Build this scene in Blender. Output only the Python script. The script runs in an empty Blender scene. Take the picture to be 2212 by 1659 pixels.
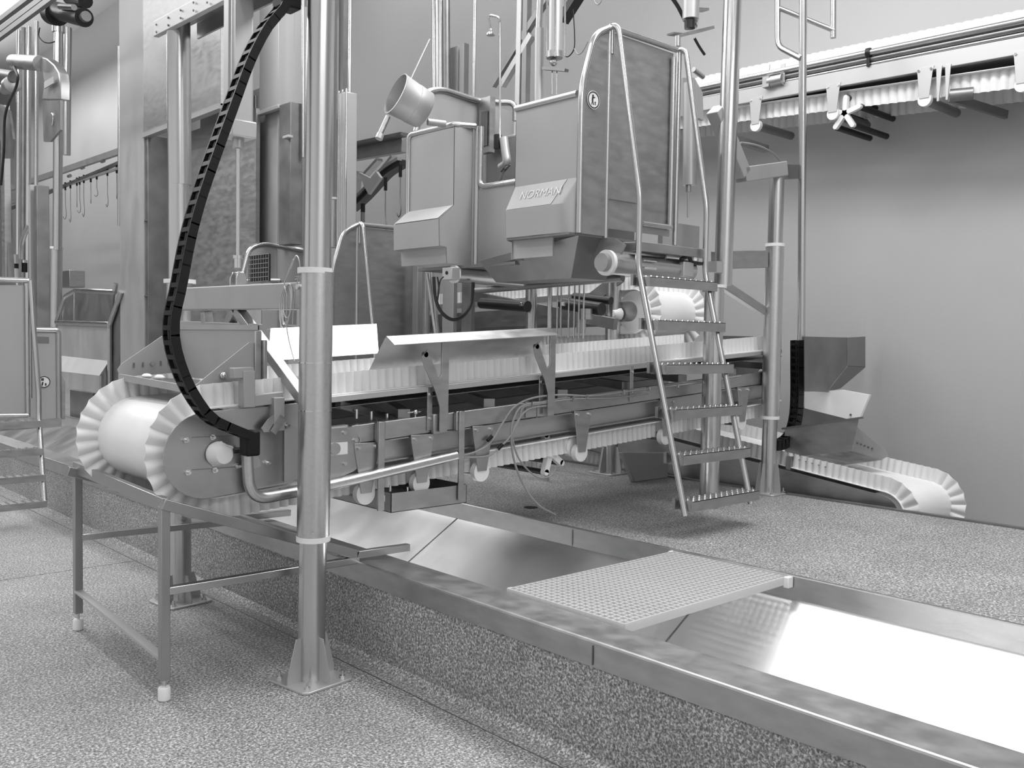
import bpy, math, random
from mathutils import Vector, Matrix
random.seed(7)
scene = bpy.context.scene
COL = scene.collection
V = Vector
PI = math.pi

# ------------------------------------------------------------------ camera
FPX = 2030.4; CH = 1.5
yaw, pit, rol = math.radians(47.5), math.radians(2.7), math.radians(.92)
CF = V((math.cos(yaw)*math.cos(pit), math.sin(yaw)*math.cos(pit), -math.sin(pit)))
r0 = V((math.sin(yaw), -math.cos(yaw), 0)); u0 = r0.cross(CF)
CR = r0*math.cos(rol)+u0*math.sin(rol); CU = -r0*math.sin(rol)+u0*math.cos(rol)
CO = V((0, 0, CH))
cam = bpy.data.cameras.new('camera'); cam.sensor_width = 36; cam.lens = 36*FPX/2212
cam.clip_start = .05; cam.clip_end = 100
co = bpy.data.objects.new('camera', cam); COL.objects.link(co)
m3 = Matrix((CR, CU, -CF)).transposed()
co.matrix_world = Matrix.Translation(CO) @ m3.to_4x4()
scene.camera = co
# ------------------------------------------------------------------ view / world
scene.view_settings.view_transform = 'Standard'; scene.view_settings.look = 'None'
scene.view_settings.gamma = 1; scene.view_settings.use_curve_mapping = False
scene.view_settings.exposure = -0.92
w = bpy.data.worlds.new('world'); scene.world = w; w.use_nodes = True
w.node_tree.nodes['Background'].inputs[0].default_value = (.5, .5, .5, 1)
w.node_tree.nodes['Background'].inputs[1].default_value = .3
CEIL = 8.6
def area(loc, sx, sy, power, rot=(0, 0, 0)):
    l = bpy.data.lights.new('ceiling_and_fill_strip', 'AREA'); l.shape = 'RECTANGLE'; l.size = sx; l.size_y = sy
    l.energy = power
    o = bpy.data.objects.new('ceiling_and_fill_strip', l); COL.objects.link(o); o.location = loc; o.rotation_euler = rot
    return o
# long tube fittings under the ceiling, running along the hall
for lx, ly, lz, L, wd, p in ((4.7, 2.9, 5.6, 5.2, 1.1, 420), (-.6, 11.0, 6.2, 6.0, .5, 380), (1.4, 1.5, 5.8, 6.0, .5, 110), (1.4, 9.5, 6.8, 6.0, .5, 300),
                     (-2.0, 2.5, 5.8, 6.0, .6, 190), (5.5, 23.0, 7.4, 8.0, .6, 480), (6.0, 8.6, 7.8, 5.0, .5, 220), (0.5, 18.0, 7.4, 8.0, .6, 350)):
    area((lx, ly, lz), wd, L, p)
    area((lx, ly, lz+.1), wd, L, p*.30, (PI, 0, 0))
# unseen fill light added behind the camera, brightening the belt's near side
area((1.2, -3.2, 5.2), 5.5, .6, 330)

# ------------------------------------------------------------------ helpers
def ray(px, py): return CF + CR*((px-1106)/FPX) - CU*((py-829.5)/FPX)
def P(px, py, ax, v):
    """point of the place seen at photo position (px,py) on the plane ax = v"""
    i = 'xyz'.index(ax); d = ray(px, py); return CO + d*((v-CO[i])/d[i])

def tag(o, label=None, cat=None, group=None, kind=None):
    if label: o['label'] = label
    if cat: o['category'] = cat
    if group: o['group'] = group
    if kind: o['kind'] = kind
    return o
def thing(name, label, cat, loc=(0, 0, 0), group=None):
    o = bpy.data.objects.new(name, None); COL.objects.link(o); o.location = loc
    o.empty_display_size = .1
    return tag(o, label, cat, group)
def dup(root, off, label=None, group=None, skip=('pictogram', 'lettering')):
    r = root.copy(); COL.objects.link(r); r.location = root.location + V(off)
    if label: r['label'] = label
    if group: r['group'] = group
    for ch in list(root.children):
        if ch.name.split('.')[0] in skip: continue
        c = ch.copy(); COL.objects.link(c); c.parent = r
        for g in list(ch.children):
            d = g.copy(); COL.objects.link(d); d.parent = c
    return r

def frame(d, up=V((0, 0, 1))):
    d = d.normalized()
    s = d.cross(up)
    if s.length < 1e-4: s = d.cross(V((1, 0, 0)))
    s.normalize(); return s, s.cross(d).normalized()

class MB:
    def __init__(s): s.v = []; s.f = []; s.mi = []; s.ci = 0
    def add(s, vs, fs):
        n = len(s.v); s.v += [V(a) for a in vs]; s.f += [[i+n for i in f] for f in fs]; s.mi += [s.ci]*len(fs); return s
    def box(s, a, b):
        x0, y0, z0 = a; x1, y1, z1 = b
        if x0 > x1: x0, x1 = x1, x0
        if y0 > y1: y0, y1 = y1, y0
        if z0 > z1: z0, z1 = z1, z0
        return s.add([(x0,y0,z0),(x1,y0,z0),(x1,y1,z0),(x0,y1,z0),(x0,y0,z1),(x1,y0,z1),(x1,y1,z1),(x0,y1,z1)],
              [(0,3,2,1),(4,5,6,7),(0,1,5,4),(1,2,6,5),(2,3,7,6),(3,0,4,7)])
    def bar(s, p, q, w, h, up=(0, 0, 1)):
        """rectangular bar from p to q, w across, h along up"""
        p, q = V(p), V(q); a, b = frame(q-p, V(up)); a = a*w/2; b = b*h/2
        vs = [p-a-b, p+a-b, p+a+b, p-a+b, q-a-b, q+a-b, q+a+b, q-a+b]
        return s.add(vs, [(0,1,2,3),(4,7,6,5),(0,4,5,1),(1,5,6,2),(2,6,7,3),(3,7,4,0)])
    def prism(s, pts, ext):
        pts = [V(p) for p in pts]; e = V(ext); n = len(pts)
        vs = pts+[p+e for p in pts]
        fs = [list(range(n))[::-1], [i+n for i in range(n)]]
        for i in range(n): j = (i+1) % n; fs.append([i, j, j+n, i+n])
        return s.add(vs, fs)
    def tube(s, p, q, r, n=16, r2=None, caps=True):
        p, q = V(p), V(q); a, b = frame(q-p); r2 = r if r2 is None else r2; vs = []
        for c, R in ((p, r), (q, r2)):
            for k in range(n):
                t = 2*PI*k/n; vs.append(c+a*math.cos(t)*R+b*math.sin(t)*R)
        fs = [[k, (k+1) % n, (k+1) % n+n, k+n] for k in range(n)]
        if caps: fs += [list(range(n))[::-1], [k+n for k in range(n)]]
        return s.add(vs, fs)
    def ring(s, p, q, r, ri, n=24):
        p, q = V(p), V(q); a, b = frame(q-p); vs = []
        for c, R in ((p, r), (q, r), (q, ri), (p, ri)):
            for k in range(n):
                t = 2*PI*k/n; vs.append(c+a*math.cos(t)*R+b*math.sin(t)*R)
        fs = []
        for m in range(4):
            m2 = (m+1) % 4
            for k in range(n):
                k2 = (k+1) % n; fs.append([m*n+k, m*n+k2, m2*n+k2, m2*n+k])
        return s.add(vs, fs)
    def path(s, pts, r, n=10, caps=True):
        pts = [V(p) for p in pts]; m = len(pts); N = None; rings = []
        for i, p in enumerate(pts):
            d = (pts[min(i+1, m-1)]-pts[max(i-1, 0)]).normalized()
            if N is None: N, _ = frame(d)
            N = (N-d*N.dot(d)).normalized(); B = d.cross(N)
            rings.append([p+N*math.cos(2*PI*k/n)*r+B*math.sin(2*PI*k/n)*r for k in range(n)])
        vs = [v for R in rings for v in R]; fs = []
        for i in range(m-1):
            for k in range(n):
                k2 = (k+1) % n; fs.append([i*n+k, i*n+k2, (i+1)*n+k2, (i+1)*n+k])
        if caps: fs += [list(range(n))[::-1], [(m-1)*n+k for k in range(n)]]
        return s.add(vs, fs)
    def lathe(s, p, ax, prof, n=24):
        """prof: (distance along ax, radius)"""
        p = V(p); ax = V(ax).normalized(); a, b = frame(ax); vs = []
        for t, R in prof:
            for k in range(n):
                th = 2*PI*k/n; vs.append(p+ax*t+a*math.cos(th)*R+b*math.sin(th)*R)
        fs = []
        for i in range(len(prof)-1):
            for k in range(n):
                k2 = (k+1) % n; fs.append([i*n+k, i*n+k2, (i+1)*n+k2, (i+1)*n+k])
        fs += [list(range(n))[::-1], [(len(prof)-1)*n+k for k in range(n)]]
        return s.add(vs, fs)
    def ball(s, c, r, n=8, sc=(1, 1, 1)):
        c = V(c); vs = []; fs = []
        for i in range(1, n):
            t = PI*i/n
            for k in range(2*n):
                ph = PI*k/n; vs.append(c+V((r*sc[0]*math.sin(t)*math.cos(ph), r*sc[1]*math.sin(t)*math.sin(ph), r*sc[2]*math.cos(t))))
        m = 2*n
        for i in range(n-2):
            for k in range(m): k2 = (k+1) % m; fs.append([i*m+k, (i+1)*m+k, (i+1)*m+k2, i*m+k2])
        vs += [c+V((0, 0, r*sc[2])), c-V((0, 0, r*sc[2]))]; a = len(vs)-2
        for k in range(m):
            k2 = (k+1) % m; fs.append([a, k, k2]); fs.append([a+1, (n-2)*m+k2, (n-2)*m+k])
        return s.add(vs, fs)
    def build(s, name, mat, parent=None, bev=0, solid=0, ang=35, mat2=None):
        me = bpy.data.meshes.new(name); off = V((0, 0, 0))
        if parent is not None:
            q = parent
            while q is not None: off = off + q.location; q = q.parent
        me.from_pydata([tuple(v-off) for v in s.v], [], s.f)
        import bmesh
        b = bmesh.new(); b.from_mesh(me); bmesh.ops.recalc_face_normals(b, faces=b.faces)
        if solid: bmesh.ops.solidify(b, geom=b.faces[:], thickness=solid)
        b.to_mesh(me); b.free()
        for p in me.polygons: p.use_smooth = True
        me.set_sharp_from_angle(angle=math.radians(ang))
        me.materials.append(mat)
        if mat2:
            me.materials.append(mat2)
            for p, k in zip(me.polygons, s.mi): p.material_index = k
        o = bpy.data.objects.new(name, me); COL.objects.link(o)
        if parent is not None: o.parent = parent
        if bev:
            md = o.modifiers.new('bevel', 'BEVEL'); md.width = bev; md.segments = 2; md.limit_method = 'ANGLE'
        return o

def fillet(pts, r=.05, n=6):
    pts = [V(p) for p in pts]; out = [pts[0]]
    for i in range(1, len(pts)-1):
        a, b, c = pts[i-1], pts[i], pts[i+1]
        d1 = (a-b); d2 = (c-b); k = min(r, d1.length*.45, d2.length*.45)
        p1 = b+d1.normalized()*k; p2 = b+d2.normalized()*k
        for j in range(n+1):
            t = j/n; out.append(p1*(1-t)**2+b*2*t*(1-t)+p2*t*t)
    out.append(pts[-1]); return out
def smooth(pts, n=6):
    pts = [V(p) for p in pts]; out = []
    for i in range(len(pts)-1):
        p0 = pts[max(i-1, 0)]; p1 = pts[i]; p2 = pts[i+1]; p3 = pts[min(i+2, len(pts)-1)]
        for j in range(n):
            t = j/n; out.append(.5*((2*p1)+(p2-p0)*t+(2*p0-5*p1+4*p2-p3)*t*t+(3*p1-p0-3*p2+p3)*t**3))
    out.append(pts[-1]); return out

# ------------------------------------------------------------------ materials
def mat(name, base, rough, metal=0.0, nz=0, nstr=.15, stretch=(1, 1, 1), bump=0, bscale=60, spec=.5, coat=0):
    m = bpy.data.materials.new(name); m.use_nodes = True; nt = m.node_tree; N = nt.nodes; L = nt.links
    b = N['Principled BSDF']
    b.inputs['Base Color'].default_value = (base, base, base, 1); b.inputs['Roughness'].default_value = rough
    b.inputs['Metallic'].default_value = metal; b.inputs['Specular IOR Level'].default_value = spec
    if nz or bump:
        tc = N.new('ShaderNodeTexCoord'); mp = N.new('ShaderNodeMapping'); mp.inputs['Scale'].default_value = stretch
        L.new(tc.outputs['Object'], mp.inputs['Vector'])
    if nz:
        n = N.new('ShaderNodeTexNoise'); n.inputs['Scale'].default_value = nz; n.inputs['Detail'].default_value = 5
        L.new(mp.outputs[0], n.inputs['Vector'])
        r = N.new('ShaderNodeMapRange'); r.inputs[1].default_value = .3; r.inputs[2].default_value = .7
        r.inputs[3].default_value = base*(1-nstr); r.inputs[4].default_value = min(1, base*(1+nstr))
        L.new(n.outputs[0], r.inputs[0]); cb = N.new('ShaderNodeCombineColor')
        for i in range(3): L.new(r.outputs[0], cb.inputs[i])
        L.new(cb.outputs[0], b.inputs['Base Color'])
        r2 = N.new('ShaderNodeMapRange'); r2.inputs[1].default_value = .3; r2.inputs[2].default_value = .7
        r2.inputs[3].default_value = rough*.85; r2.inputs[4].default_value = rough*1.15
        L.new(n.outputs[0], r2.inputs[0]); L.new(r2.outputs[0], b.inputs['Roughness'])
    if bump:
        n2 = N.new('ShaderNodeTexNoise'); n2.inputs['Scale'].default_value = bscale; n2.inputs['Detail'].default_value = 3
        L.new(mp.outputs[0], n2.inputs['Vector']); bp = N.new('ShaderNodeBump'); bp.inputs['Strength'].default_value = bump
        bp.inputs['Distance'].default_value = .002
        L.new(n2.outputs[0], bp.inputs['Height']); L.new(bp.outputs[0], b.inputs['Normal'])
    return m
M = {}
M['steel'] = mat('brushed_steel', .45, .42, 1, nz=9, nstr=.10, stretch=(1, 1, 3), bump=.12, bscale=90)
M['panel'] = mat('satin_steel_panel', .44, .62, .6, nz=2.2, nstr=.05, stretch=(2.5, 2.5, .8), bump=.05, bscale=50)
M['tube'] = mat('polished_steel_tube', .58, .25, 1, nz=3, nstr=.02, stretch=(1, 1, .3))
M['sleeve'] = mat('ground_steel_sleeve', .60, .33, 1, nz=70, nstr=.04, stretch=(1, 1, 1), bump=.06, bscale=150)
M['bright'] = mat('polished_steel_bright', .68, .18, 1)
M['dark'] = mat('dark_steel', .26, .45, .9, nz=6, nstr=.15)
M['plate'] = mat('machined_steel_plate', .42, .40, 1, nz=6, nstr=.12, bump=.06, bscale=70)
M['alu'] = mat('anodised_aluminium', .55, .45, .7)
M['trough'] = mat('trough_sheet_steel', .78, .33, 1, nz=2.5, nstr=.05, stretch=(1, 1.5, 1), bump=.04, bscale=6)
M['frame'] = mat('square_tube_steel', .40, .38, 1, nz=6, nstr=.06, stretch=(1, 1, .5))
M['white'] = mat('white_belt_plastic', .88, .38, 0, nz=5, nstr=.03)
def translucent(m, f, c=.9):
    nt = m.node_tree; tr = nt.nodes.new('ShaderNodeBsdfTranslucent'); tr.inputs[0].default_value = (c, c, c, 1)
    mx = nt.nodes.new('ShaderNodeMixShader'); mx.inputs[0].default_value = f
    nt.links.new(nt.nodes['Principled BSDF'].outputs[0], mx.inputs[1]); nt.links.new(tr.outputs[0], mx.inputs[2])
    nt.links.new(mx.outputs[0], nt.nodes['Material Output'].inputs[0])
M['wave'] = mat('white_flexible_sidewall', .90, .45, 0); translucent(M['wave'], .2)
M['nylon'] = mat('white_nylon', .80, .35, 0)
M['black'] = mat('black_plastic', .006, .5, 0, spec=.3)
M['rubber'] = mat('black_rubber', .010, .42, 0)
M['blackmetal'] = mat('black_painted_metal', .03, .35, .3)
M['hosegrey'] = mat('grey_cable', .28, .42, 0)
M['grate'] = mat('moulded_plastic_grating', .80, .55, 0)
_nt = M['grate'].node_tree; _tr = _nt.nodes.new('ShaderNodeBsdfTranslucent'); _tr.inputs[0].default_value = (.85, .85, .85, 1)
_mx = _nt.nodes.new('ShaderNodeMixShader'); _mx.inputs[0].default_value = .45
_nt.links.new(_nt.nodes['Principled BSDF'].outputs[0], _mx.inputs[1]); _nt.links.new(_tr.outputs[0], _mx.inputs[2])
_nt.links.new(_mx.outputs[0], _nt.nodes['Material Output'].inputs[0])
M['sticker'] = mat('printed_label_light', .56, .45, 0, nz=3, nstr=.05)
M['ink'] = mat('label_lettering', .80, .5, 0)
M['inkdark'] = mat('pictogram_black', .04, .5, 0)
M['paper'] = mat('pictogram_white', .8, .5, 0)
M['ceil'] = mat('painted_ceiling', .75, .7, 0)

def wall_mat():
    m = mat('ribbed_wall_panel', .45, .42, 0, nz=.7, nstr=.04); nt = m.node_tree; N = nt.nodes; L = nt.links
    b = N['Principled BSDF']; tc = N.new('ShaderNodeTexCoord'); sp = N.new('ShaderNodeSeparateXYZ')
    L.new(tc.outputs['Object'], sp.inputs[0])
    ad = N.new('ShaderNodeMath'); ad.operation = 'ADD'; L.new(sp.outputs[0], ad.inputs[0]); L.new(sp.outputs[1], ad.inputs[1])
    mu = N.new('ShaderNodeMath'); mu.operation = 'MULTIPLY'; mu.inputs[1].default_value = 2*PI/.05; L.new(ad.outputs[0], mu.inputs[0])
    si = N.new('ShaderNodeMath'); si.operation = 'SINE'; L.new(mu.outputs[0], si.inputs[0])
    # seam between 1.2 m panels
    mo = N.new('ShaderNodeMath'); mo.operation = 'PINGPONG'; mo.inputs[1].default_value = .6; L.new(ad.outputs[0], mo.inputs[0])
    lt = N.new('ShaderNodeMath'); lt.operation = 'LESS_THAN'; lt.inputs[1].default_value = .006; L.new(mo.outputs[0], lt.inputs[0])
    sb = N.new('ShaderNodeMath'); sb.operation = 'MULTIPLY_ADD'; sb.inputs[1].default_value = -2.5
    L.new(lt.outputs[0], sb.inputs[0]); L.new(si.outputs[0], sb.inputs[2])
    bp = N.new('ShaderNodeBump'); bp.inputs['Strength'].default_value = .10; bp.inputs['Distance'].default_value = .002
    L.new(sb.outputs[0], bp.inputs['Height']); L.new(bp.outputs[0], b.inputs['Normal'])
    return m
M['wall'] = wall_mat()
def floor_mat():
    m = bpy.data.materials.new('quartz_resin_floor'); m.use_nodes = True; nt = m.node_tree; N = nt.nodes; L = nt.links
    b = N['Principled BSDF']; b.inputs['Roughness'].default_value = .5
    tc = N.new('ShaderNodeTexCoord')
    n1 = N.new('ShaderNodeTexNoise'); n1.inputs['Scale'].default_value = 105; n1.inputs['Detail'].default_value = 2.5; n1.inputs['Roughness'].default_value = .6
    n1.inputs['Distortion'].default_value = .6
    n2 = N.new('ShaderNodeTexNoise'); n2.inputs['Scale'].default_value = 2.2; n2.inputs['Detail'].default_value = 3
    for n in (n1, n2): L.new(tc.outputs['Object'], n.inputs['Vector'])
    cr = N.new('ShaderNodeValToRGB'); e = cr.color_ramp.elements
    e[0].position = .36; e[0].color = (.11, .11, .11, 1); e[1].position = .62; e[1].color = (.62, .62, .62, 1)
    k = e.new(.47); k.color = (.23, .23, .23, 1); k = e.new(.55); k.color = (.36, .36, .36, 1)
    L.new(n1.outputs[0], cr.inputs[0])
    mr = N.new('ShaderNodeMapRange'); mr.inputs[1].default_value = .3; mr.inputs[2].default_value = .7; mr.inputs[3].default_value = .86; mr.inputs[4].default_value = 1.08
    L.new(n2.outputs[0], mr.inputs[0])
    mx = N.new('ShaderNodeMix'); mx.data_type = 'RGBA'; mx.blend_type = 'MULTIPLY'; mx.inputs[0].default_value = 1
    cb = N.new('ShaderNodeCombineColor')
    for i in range(3): L.new(mr.outputs[0], cb.inputs[i])
    L.new(cr.outputs[0], mx.inputs[6]); L.new(cb.outputs[0], mx.inputs[7]); L.new(mx.outputs[2], b.inputs['Base Color'])
    bp = N.new('ShaderNodeBump'); bp.inputs['Strength'].default_value = .25; bp.inputs['Distance'].default_value = .002
    L.new(n1.outputs[0], bp.inputs['Height']); L.new(bp.outputs[0], b.inputs['Normal'])
    return m
M['floor'] = floor_mat()

def struct(name, mb, m, **k):
    o = mb.build(name, m, **k); o['kind'] = 'structure'; return o

# ------------------------------------------------------------------ the hall
KX = 2.43; TX = 3.83; EX = 5.95; WX = 7.5; RZ = .43
YA, YB, XA = -5, 34, -4.5
struct('floor', MB().box((XA, YA, -.3), (KX, YB, 0)), M['floor'])
kerb = MB().prism([(KX-.03, YA, 0), (KX, YA, .03), (KX, YA, .40), (2.62, YA, .40), (2.62, YA, -.3), (KX-.03, YA, -.3)], (0, YB-YA, 0))
struct('trim_1', kerb, M['floor'])
struct('floor_raised', MB().box((TX, YA, -.3), (EX, YB, RZ)), M['floor'])
struct('floor_channel', MB().box((EX, YA, -.32), (WX, YB, -.3)), M['floor'])
struct('floor_pit', MB().box((2.62, YA, -.34), (TX, YB, -.30)), M['dark'])
struct('wall_back', MB().box((WX, YA, -.3), (WX+.1, YB, CEIL)), M['wall'])
struct('wall_left', MB().box((XA, YB, -.3), (WX, YB+.1, CEIL)), M['wall'])
struct('wall_right', MB().box((XA, YA-.1, -.3), (WX, YA, CEIL)), M['ceil'])
struct('wall_front', MB().box((XA-.1, YA, -.3), (XA, YB, CEIL)), M['ceil'])
struct('ceiling', MB().box((XA, YA, CEIL), (WX, YB, CEIL+.1)), M['ceil'])
struct('baseboard_back', MB().box((EX-.02, YA, RZ-.12), (EX+.02, YB, RZ+.012)), M['dark'])
# expansion joints in the lower floor
j = MB().box((KX-.10, YA, 0), (KX-.094, YB, .0012)); j.box((XA, 6.2, 0), (KX-.1, 6.206, .0012))
struct('trim_2', j, M['dark'])

# ------------------------------------------------------------------ steel trough
t = thing('steel_trough', 'long brushed steel trough with sloping sheet floor between kerb and raised floor', 'trough', (3.1, 4, 0))
Y0, Y1 = -3, 28
prof = [(2.425, .352), (2.425, .438), (2.428, .444), (2.434, .447), (2.640, .436), (2.646, .33)]
mb = MB()
def sheet(mb, prof, y0, y1, n=1):
    for a, b in zip(prof, prof[1:]):
        k = len(mb.v)
        mb.add([(a[0], y0, a[1]), (b[0], y0, b[1]), (b[0], y1, b[1]), (a[0], y1, a[1])], [(0, 1, 2, 3)])
    return mb
def sheet2(prof, y0, y1):
    mb = MB(); n = len(prof)
    vs = [(a[0], y0, a[1]) for a in prof]+[(a[0], y1, a[1]) for a in prof]
    return mb.add(vs, [(i, i+1, i+1+n, i+n) for i in range(n-1)])
sheet2(prof, Y0, Y1).build('near_rim', M['steel'], t, ang=12)
sheet2([(2.650, .40), (3.02, -.02), (3.10, -.045), (3.18, -.02), (3.80, .345)], Y0, Y1).build('sloping_bottom', M['trough'], t, ang=4)
sheet2([(3.80, .345), (3.80, .447), (3.803, .452), (3.822, .452), (3.824, .42)], Y0, Y1).build('far_rim', M['steel'], t, ang=12)
mb = MB()
for y in (4.651, 2.656, .6):
    mb.bar((3.80, y, .3475), (3.20, y, -.006), .006, .003, (1, 0, 1))
mb.build('weld_seam', M['dark'], t)
mb = MB()
for y in (3.62, 1.0): mb.box((3.796, y, .35), (3.7975, y+.005, .44))
for y in (2.2, .2): mb.box((2.4205, y, .36), (2.4235, y+.004, .43))
mb.build('rim_joint', M['dark'], t)

# plastic grating lying across it
g = MB(); gx0, gx1, gy0, gy1, gz0, gz1 = 2.66, 3.785, 2.262, 2.905, .410, .448
nx, ny = 35, 20
for i in range(nx+1):
    x = gx0+(gx1-gx0)*i/nx; g.box((x-.0035, gy0, gz0), (x+.0035, gy1, gz1))
for k in range(ny+1):
    y = gy0+(gy1-gy0)*k/ny; g.box((gx0, y-.0035, gz0+.001), (gx1, y+.0035, gz1-.001))
gr = thing('floor_grating', 'white moulded plastic grating laid across the steel trough', 'grating', (3.2, 2.5, .41))
g.build('grid', M['grate'], gr)
mb = MB()
for a_, b_ in (((3.755, 2.235, .40), (3.795, 2.262, .449)), ((2.66, gy1, .42), (2.69, gy1+.012, .447)), ((3.76, gy1, .41), (3.79, gy1+.015, .449))):
    MB().box(a_, b_).build('edge_lug', M['nylon'], gr, bev=.003)

# ------------------------------------------------------------------ poles
def base_plate(th, c, ang, s, hg, ngus=4, gap=0.0575, th_=.012):
    cx, cy, cz = c; ca, sa = math.cos(ang), math.sin(ang)
    def R(x, y, z): return (cx+x*ca-y*sa, cy+x*sa+y*ca, cz+z)
    k = s*.16
    pts = [(-s+k, -s), (s-k, -s), (s, -s+k), (s, s-k), (s-k, s), (-s+k, s), (-s, s-k), (-s, -s+k)]
    MB().prism([R(x, y, 0) for x, y in pts], (0, 0, th_)).build('base_plate', M['alu'], th, bev=.003)
    for q in range(ngus):
        a = PI/2*q; c2, s2 = math.cos(a), math.sin(a)
        tri = [(gap-.004, th_), (s*.93, th_), (s*.93, th_+.03), (gap+.022, hg), (gap-.004, hg)]
        pp = [R(u*c2-.003*s2, u*s2+.003*c2, z) for u, z in tri]
        d = V(R(s2*.006, -c2*.006, 0))-V(R(0, 0, 0))
        MB().prism(pp, d).build('gusset', M['alu'], th)
    for q in range(4):
        a = PI/4+PI/2*q; r = s*1.02
        p = V(R(r*math.cos(a)*.98, r*math.sin(a)*.98, th_))
        b = MB().tube(p, p+V((0, 0, .010)), .014, 6); b.tube(p, p+V((0, 0, .032)), .007, 10)
        b.build('bolt', M['bright'], th)

pole = thing('support_pole', 'polished steel pole in the foreground on a bolted floor plate', 'pole', (2.096, 3.555, 0), group=None)
pc = V((2.096, 3.555, 0))
MB().tube(pc, pc+V((.03, -.02, 4.4)), .0585, 40).build('shaft', M['tube'], pole)
base_plate(pole, pc, math.radians(8), .135, .20, 4, .0585)
rp = thing('support_pole', 'steel floor pole standing behind the left roller of the main conveyor', 'pole', (2.164, 5.087, 0))
pc2 = V((2.164, 5.087, 0))
MB().tube(pc2, pc2+V((-.01, 0, 3.2)), .0585, 32).build('shaft', M['tube'], rp)
MB().tube(pc2+V((-.003, 0, 2.32)), pc2+V((-.01, 0, 3.2)), .0625, 32).build('upper_sleeve', M['tube'], rp)
base_plate(rp, pc2, .1, .13, .16, 4, .0585)

# top beam of the gantry
gb = thing('gantry_beam', 'light steel channel beam across the top left of the picture', 'beam', (2.13, 4.5, 3.1))
MB().bar((2.10, 5.26, 3.185), (2.13, 3.3, 3.16), .03, .085).build('web', M['alu'], gb, bev=.004)
mb = MB().bar((2.18, 5.26, 3.23), (2.21, 3.3, 3.205), .16, .012)
mb.bar((2.27, 5.1, 3.18), (2.28, 3.4, 3.16), .012, .085); mb.build('flange', M['steel'], gb)
for i in range(10):
    y = 5.22-(i//2)*.16; z = 3.20-(i % 2)*.04
    MB().tube((2.082, y, z), (2.088, y, z), .006, 8).build('rivet', M['dark'], gb)

# vertical actuator between the beams
ac = thing('lifting_cylinder', 'aluminium pneumatic lifting cylinder above the carriage beam left of the front pole', 'cylinder', (2.13, 4.325, 2.4))
cx, cy = 2.13, 4.325
mb = MB(); mb.box((cx-.055, cy-.055, 2.50), (cx+.055, cy+.055, 3.13)); mb.build('barrel', M['alu'], ac, bev=.012)
mb = MB(); mb.box((cx-.065, cy-.065, 2.455), (cx+.065, cy+.065, 2.535)); mb.build('end_cap', M['alu'], ac, bev=.006)
mb = MB().tube((cx, cy, 2.455), (cx, cy, 2.41), .028, 20); mb.build('gland', M['steel'], ac)
MB().tube((cx, cy, 2.42), (cx, cy, 1.86), .010, 14).build('piston_rod', M['bright'], ac)
mb = MB(); mb.tube((cx, cy, 1.88), (cx, cy, 1.83), .02, 14); mb.tube((cx, cy, 1.89), (cx, cy, 1.875), .027, 14); mb.build('rod_nut', M['bright'], ac)
for s in (-1, 1):
    pr = [(cx-.028, cy+s*.028, 1.73), (cx+.028, cy+s*.028, 1.73), (cx+.028, cy+s*.028, 1.78), (cx+.016, cy+s*.022, 1.81), (cx-.016, cy+s*.022, 1.81), (cx-.028, cy+s*.028, 1.78)]
    MB().prism(pr, (0, s*.010, 0)).build('clevis', M['bright'], ac, bev=.003)
MB().path(smooth([(cx-.07, cy-.05, 3.12), (cx-.072, cy-.052, 2.8), (cx-.07, cy-.05, 2.56), (cx-.06, cy-.045, 2.52)]), .006, 8).build('air_hose', M['hosegrey'], ac)
MB().tube((cx-.075, cy-.05, 2.5), (cx-.05, cy-.04, 2.53), .012, 10).build('fitting', M['blackmetal'], ac)

# carriage with sleeves
cg = thing('lift_carriage', 'steel crossbeam carriage joining two sliding sleeves on the left poles', 'carriage', (2.1, 4.3, 1.6))
pcs = pc+V((.005, -.003, 0))
MB().tube(pcs+V((0, 0, .635)), pcs+V((.007, -.003, 1.775)), .0705, 40).build('sleeve', M['sleeve'], cg)
for z, h in ((1.768, .024), (.616, .022)):
    MB().ring(pcs+V((0, 0, z)), pcs+V((.0, 0, z+h)), .0735, .0585, 40).build('nylon_ring', M['nylon'], cg)
for z in (1.385, 1.180):
    MB().ring(pcs+V((.003, -.002, z)), pcs+V((.003, -.002, z+.006)), .0722, .07, 40).build('weld_band', M['bright'], cg)
pr2 = pc2+V((-.003, 0, 0))
MB().tube(pr2+V((0, 0, .95)), pr2+V((0, 0, 1.785)), .0705, 32).build('sleeve', M['sleeve'], cg)
MB().ring(pr2+V((0, 0, 1.78)), pr2+V((0, 0, 1.802)), .085, .062, 32).build('nylon_ring', M['nylon'], cg)
MB().bar((2.135, 5.03, 1.69), (2.115, 3.60, 1.675), .09, .118).build('crossbeam', M['panel'], cg, bev=.006)
def brace(a, b, w=.045, h=.05): MB().bar(a, b, w, h, (1, 0, 0)).build('brace', M['steel'], cg, bev=.003)
brace((2.12, 4.30, 1.62), (2.10, 3.63, 1.22)); brace((2.12, 4.32, 1.62), (2.14, 4.62, 1.40)); brace((2.12, 4.66, 1.62), (2.14, 4.66, 1.42))
MB().bar((2.13, 5.02, 1.555), (2.12, 4.10, 1.535), .05, .04).build('lower_rail', M['panel'], cg, bev=.003)
mb = MB()
mb.tube((2.06, 3.58, 1.71), (2.03, 3.58, 1.71), .012, 12); mb.build('screw', M['bright'], cg)
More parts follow.
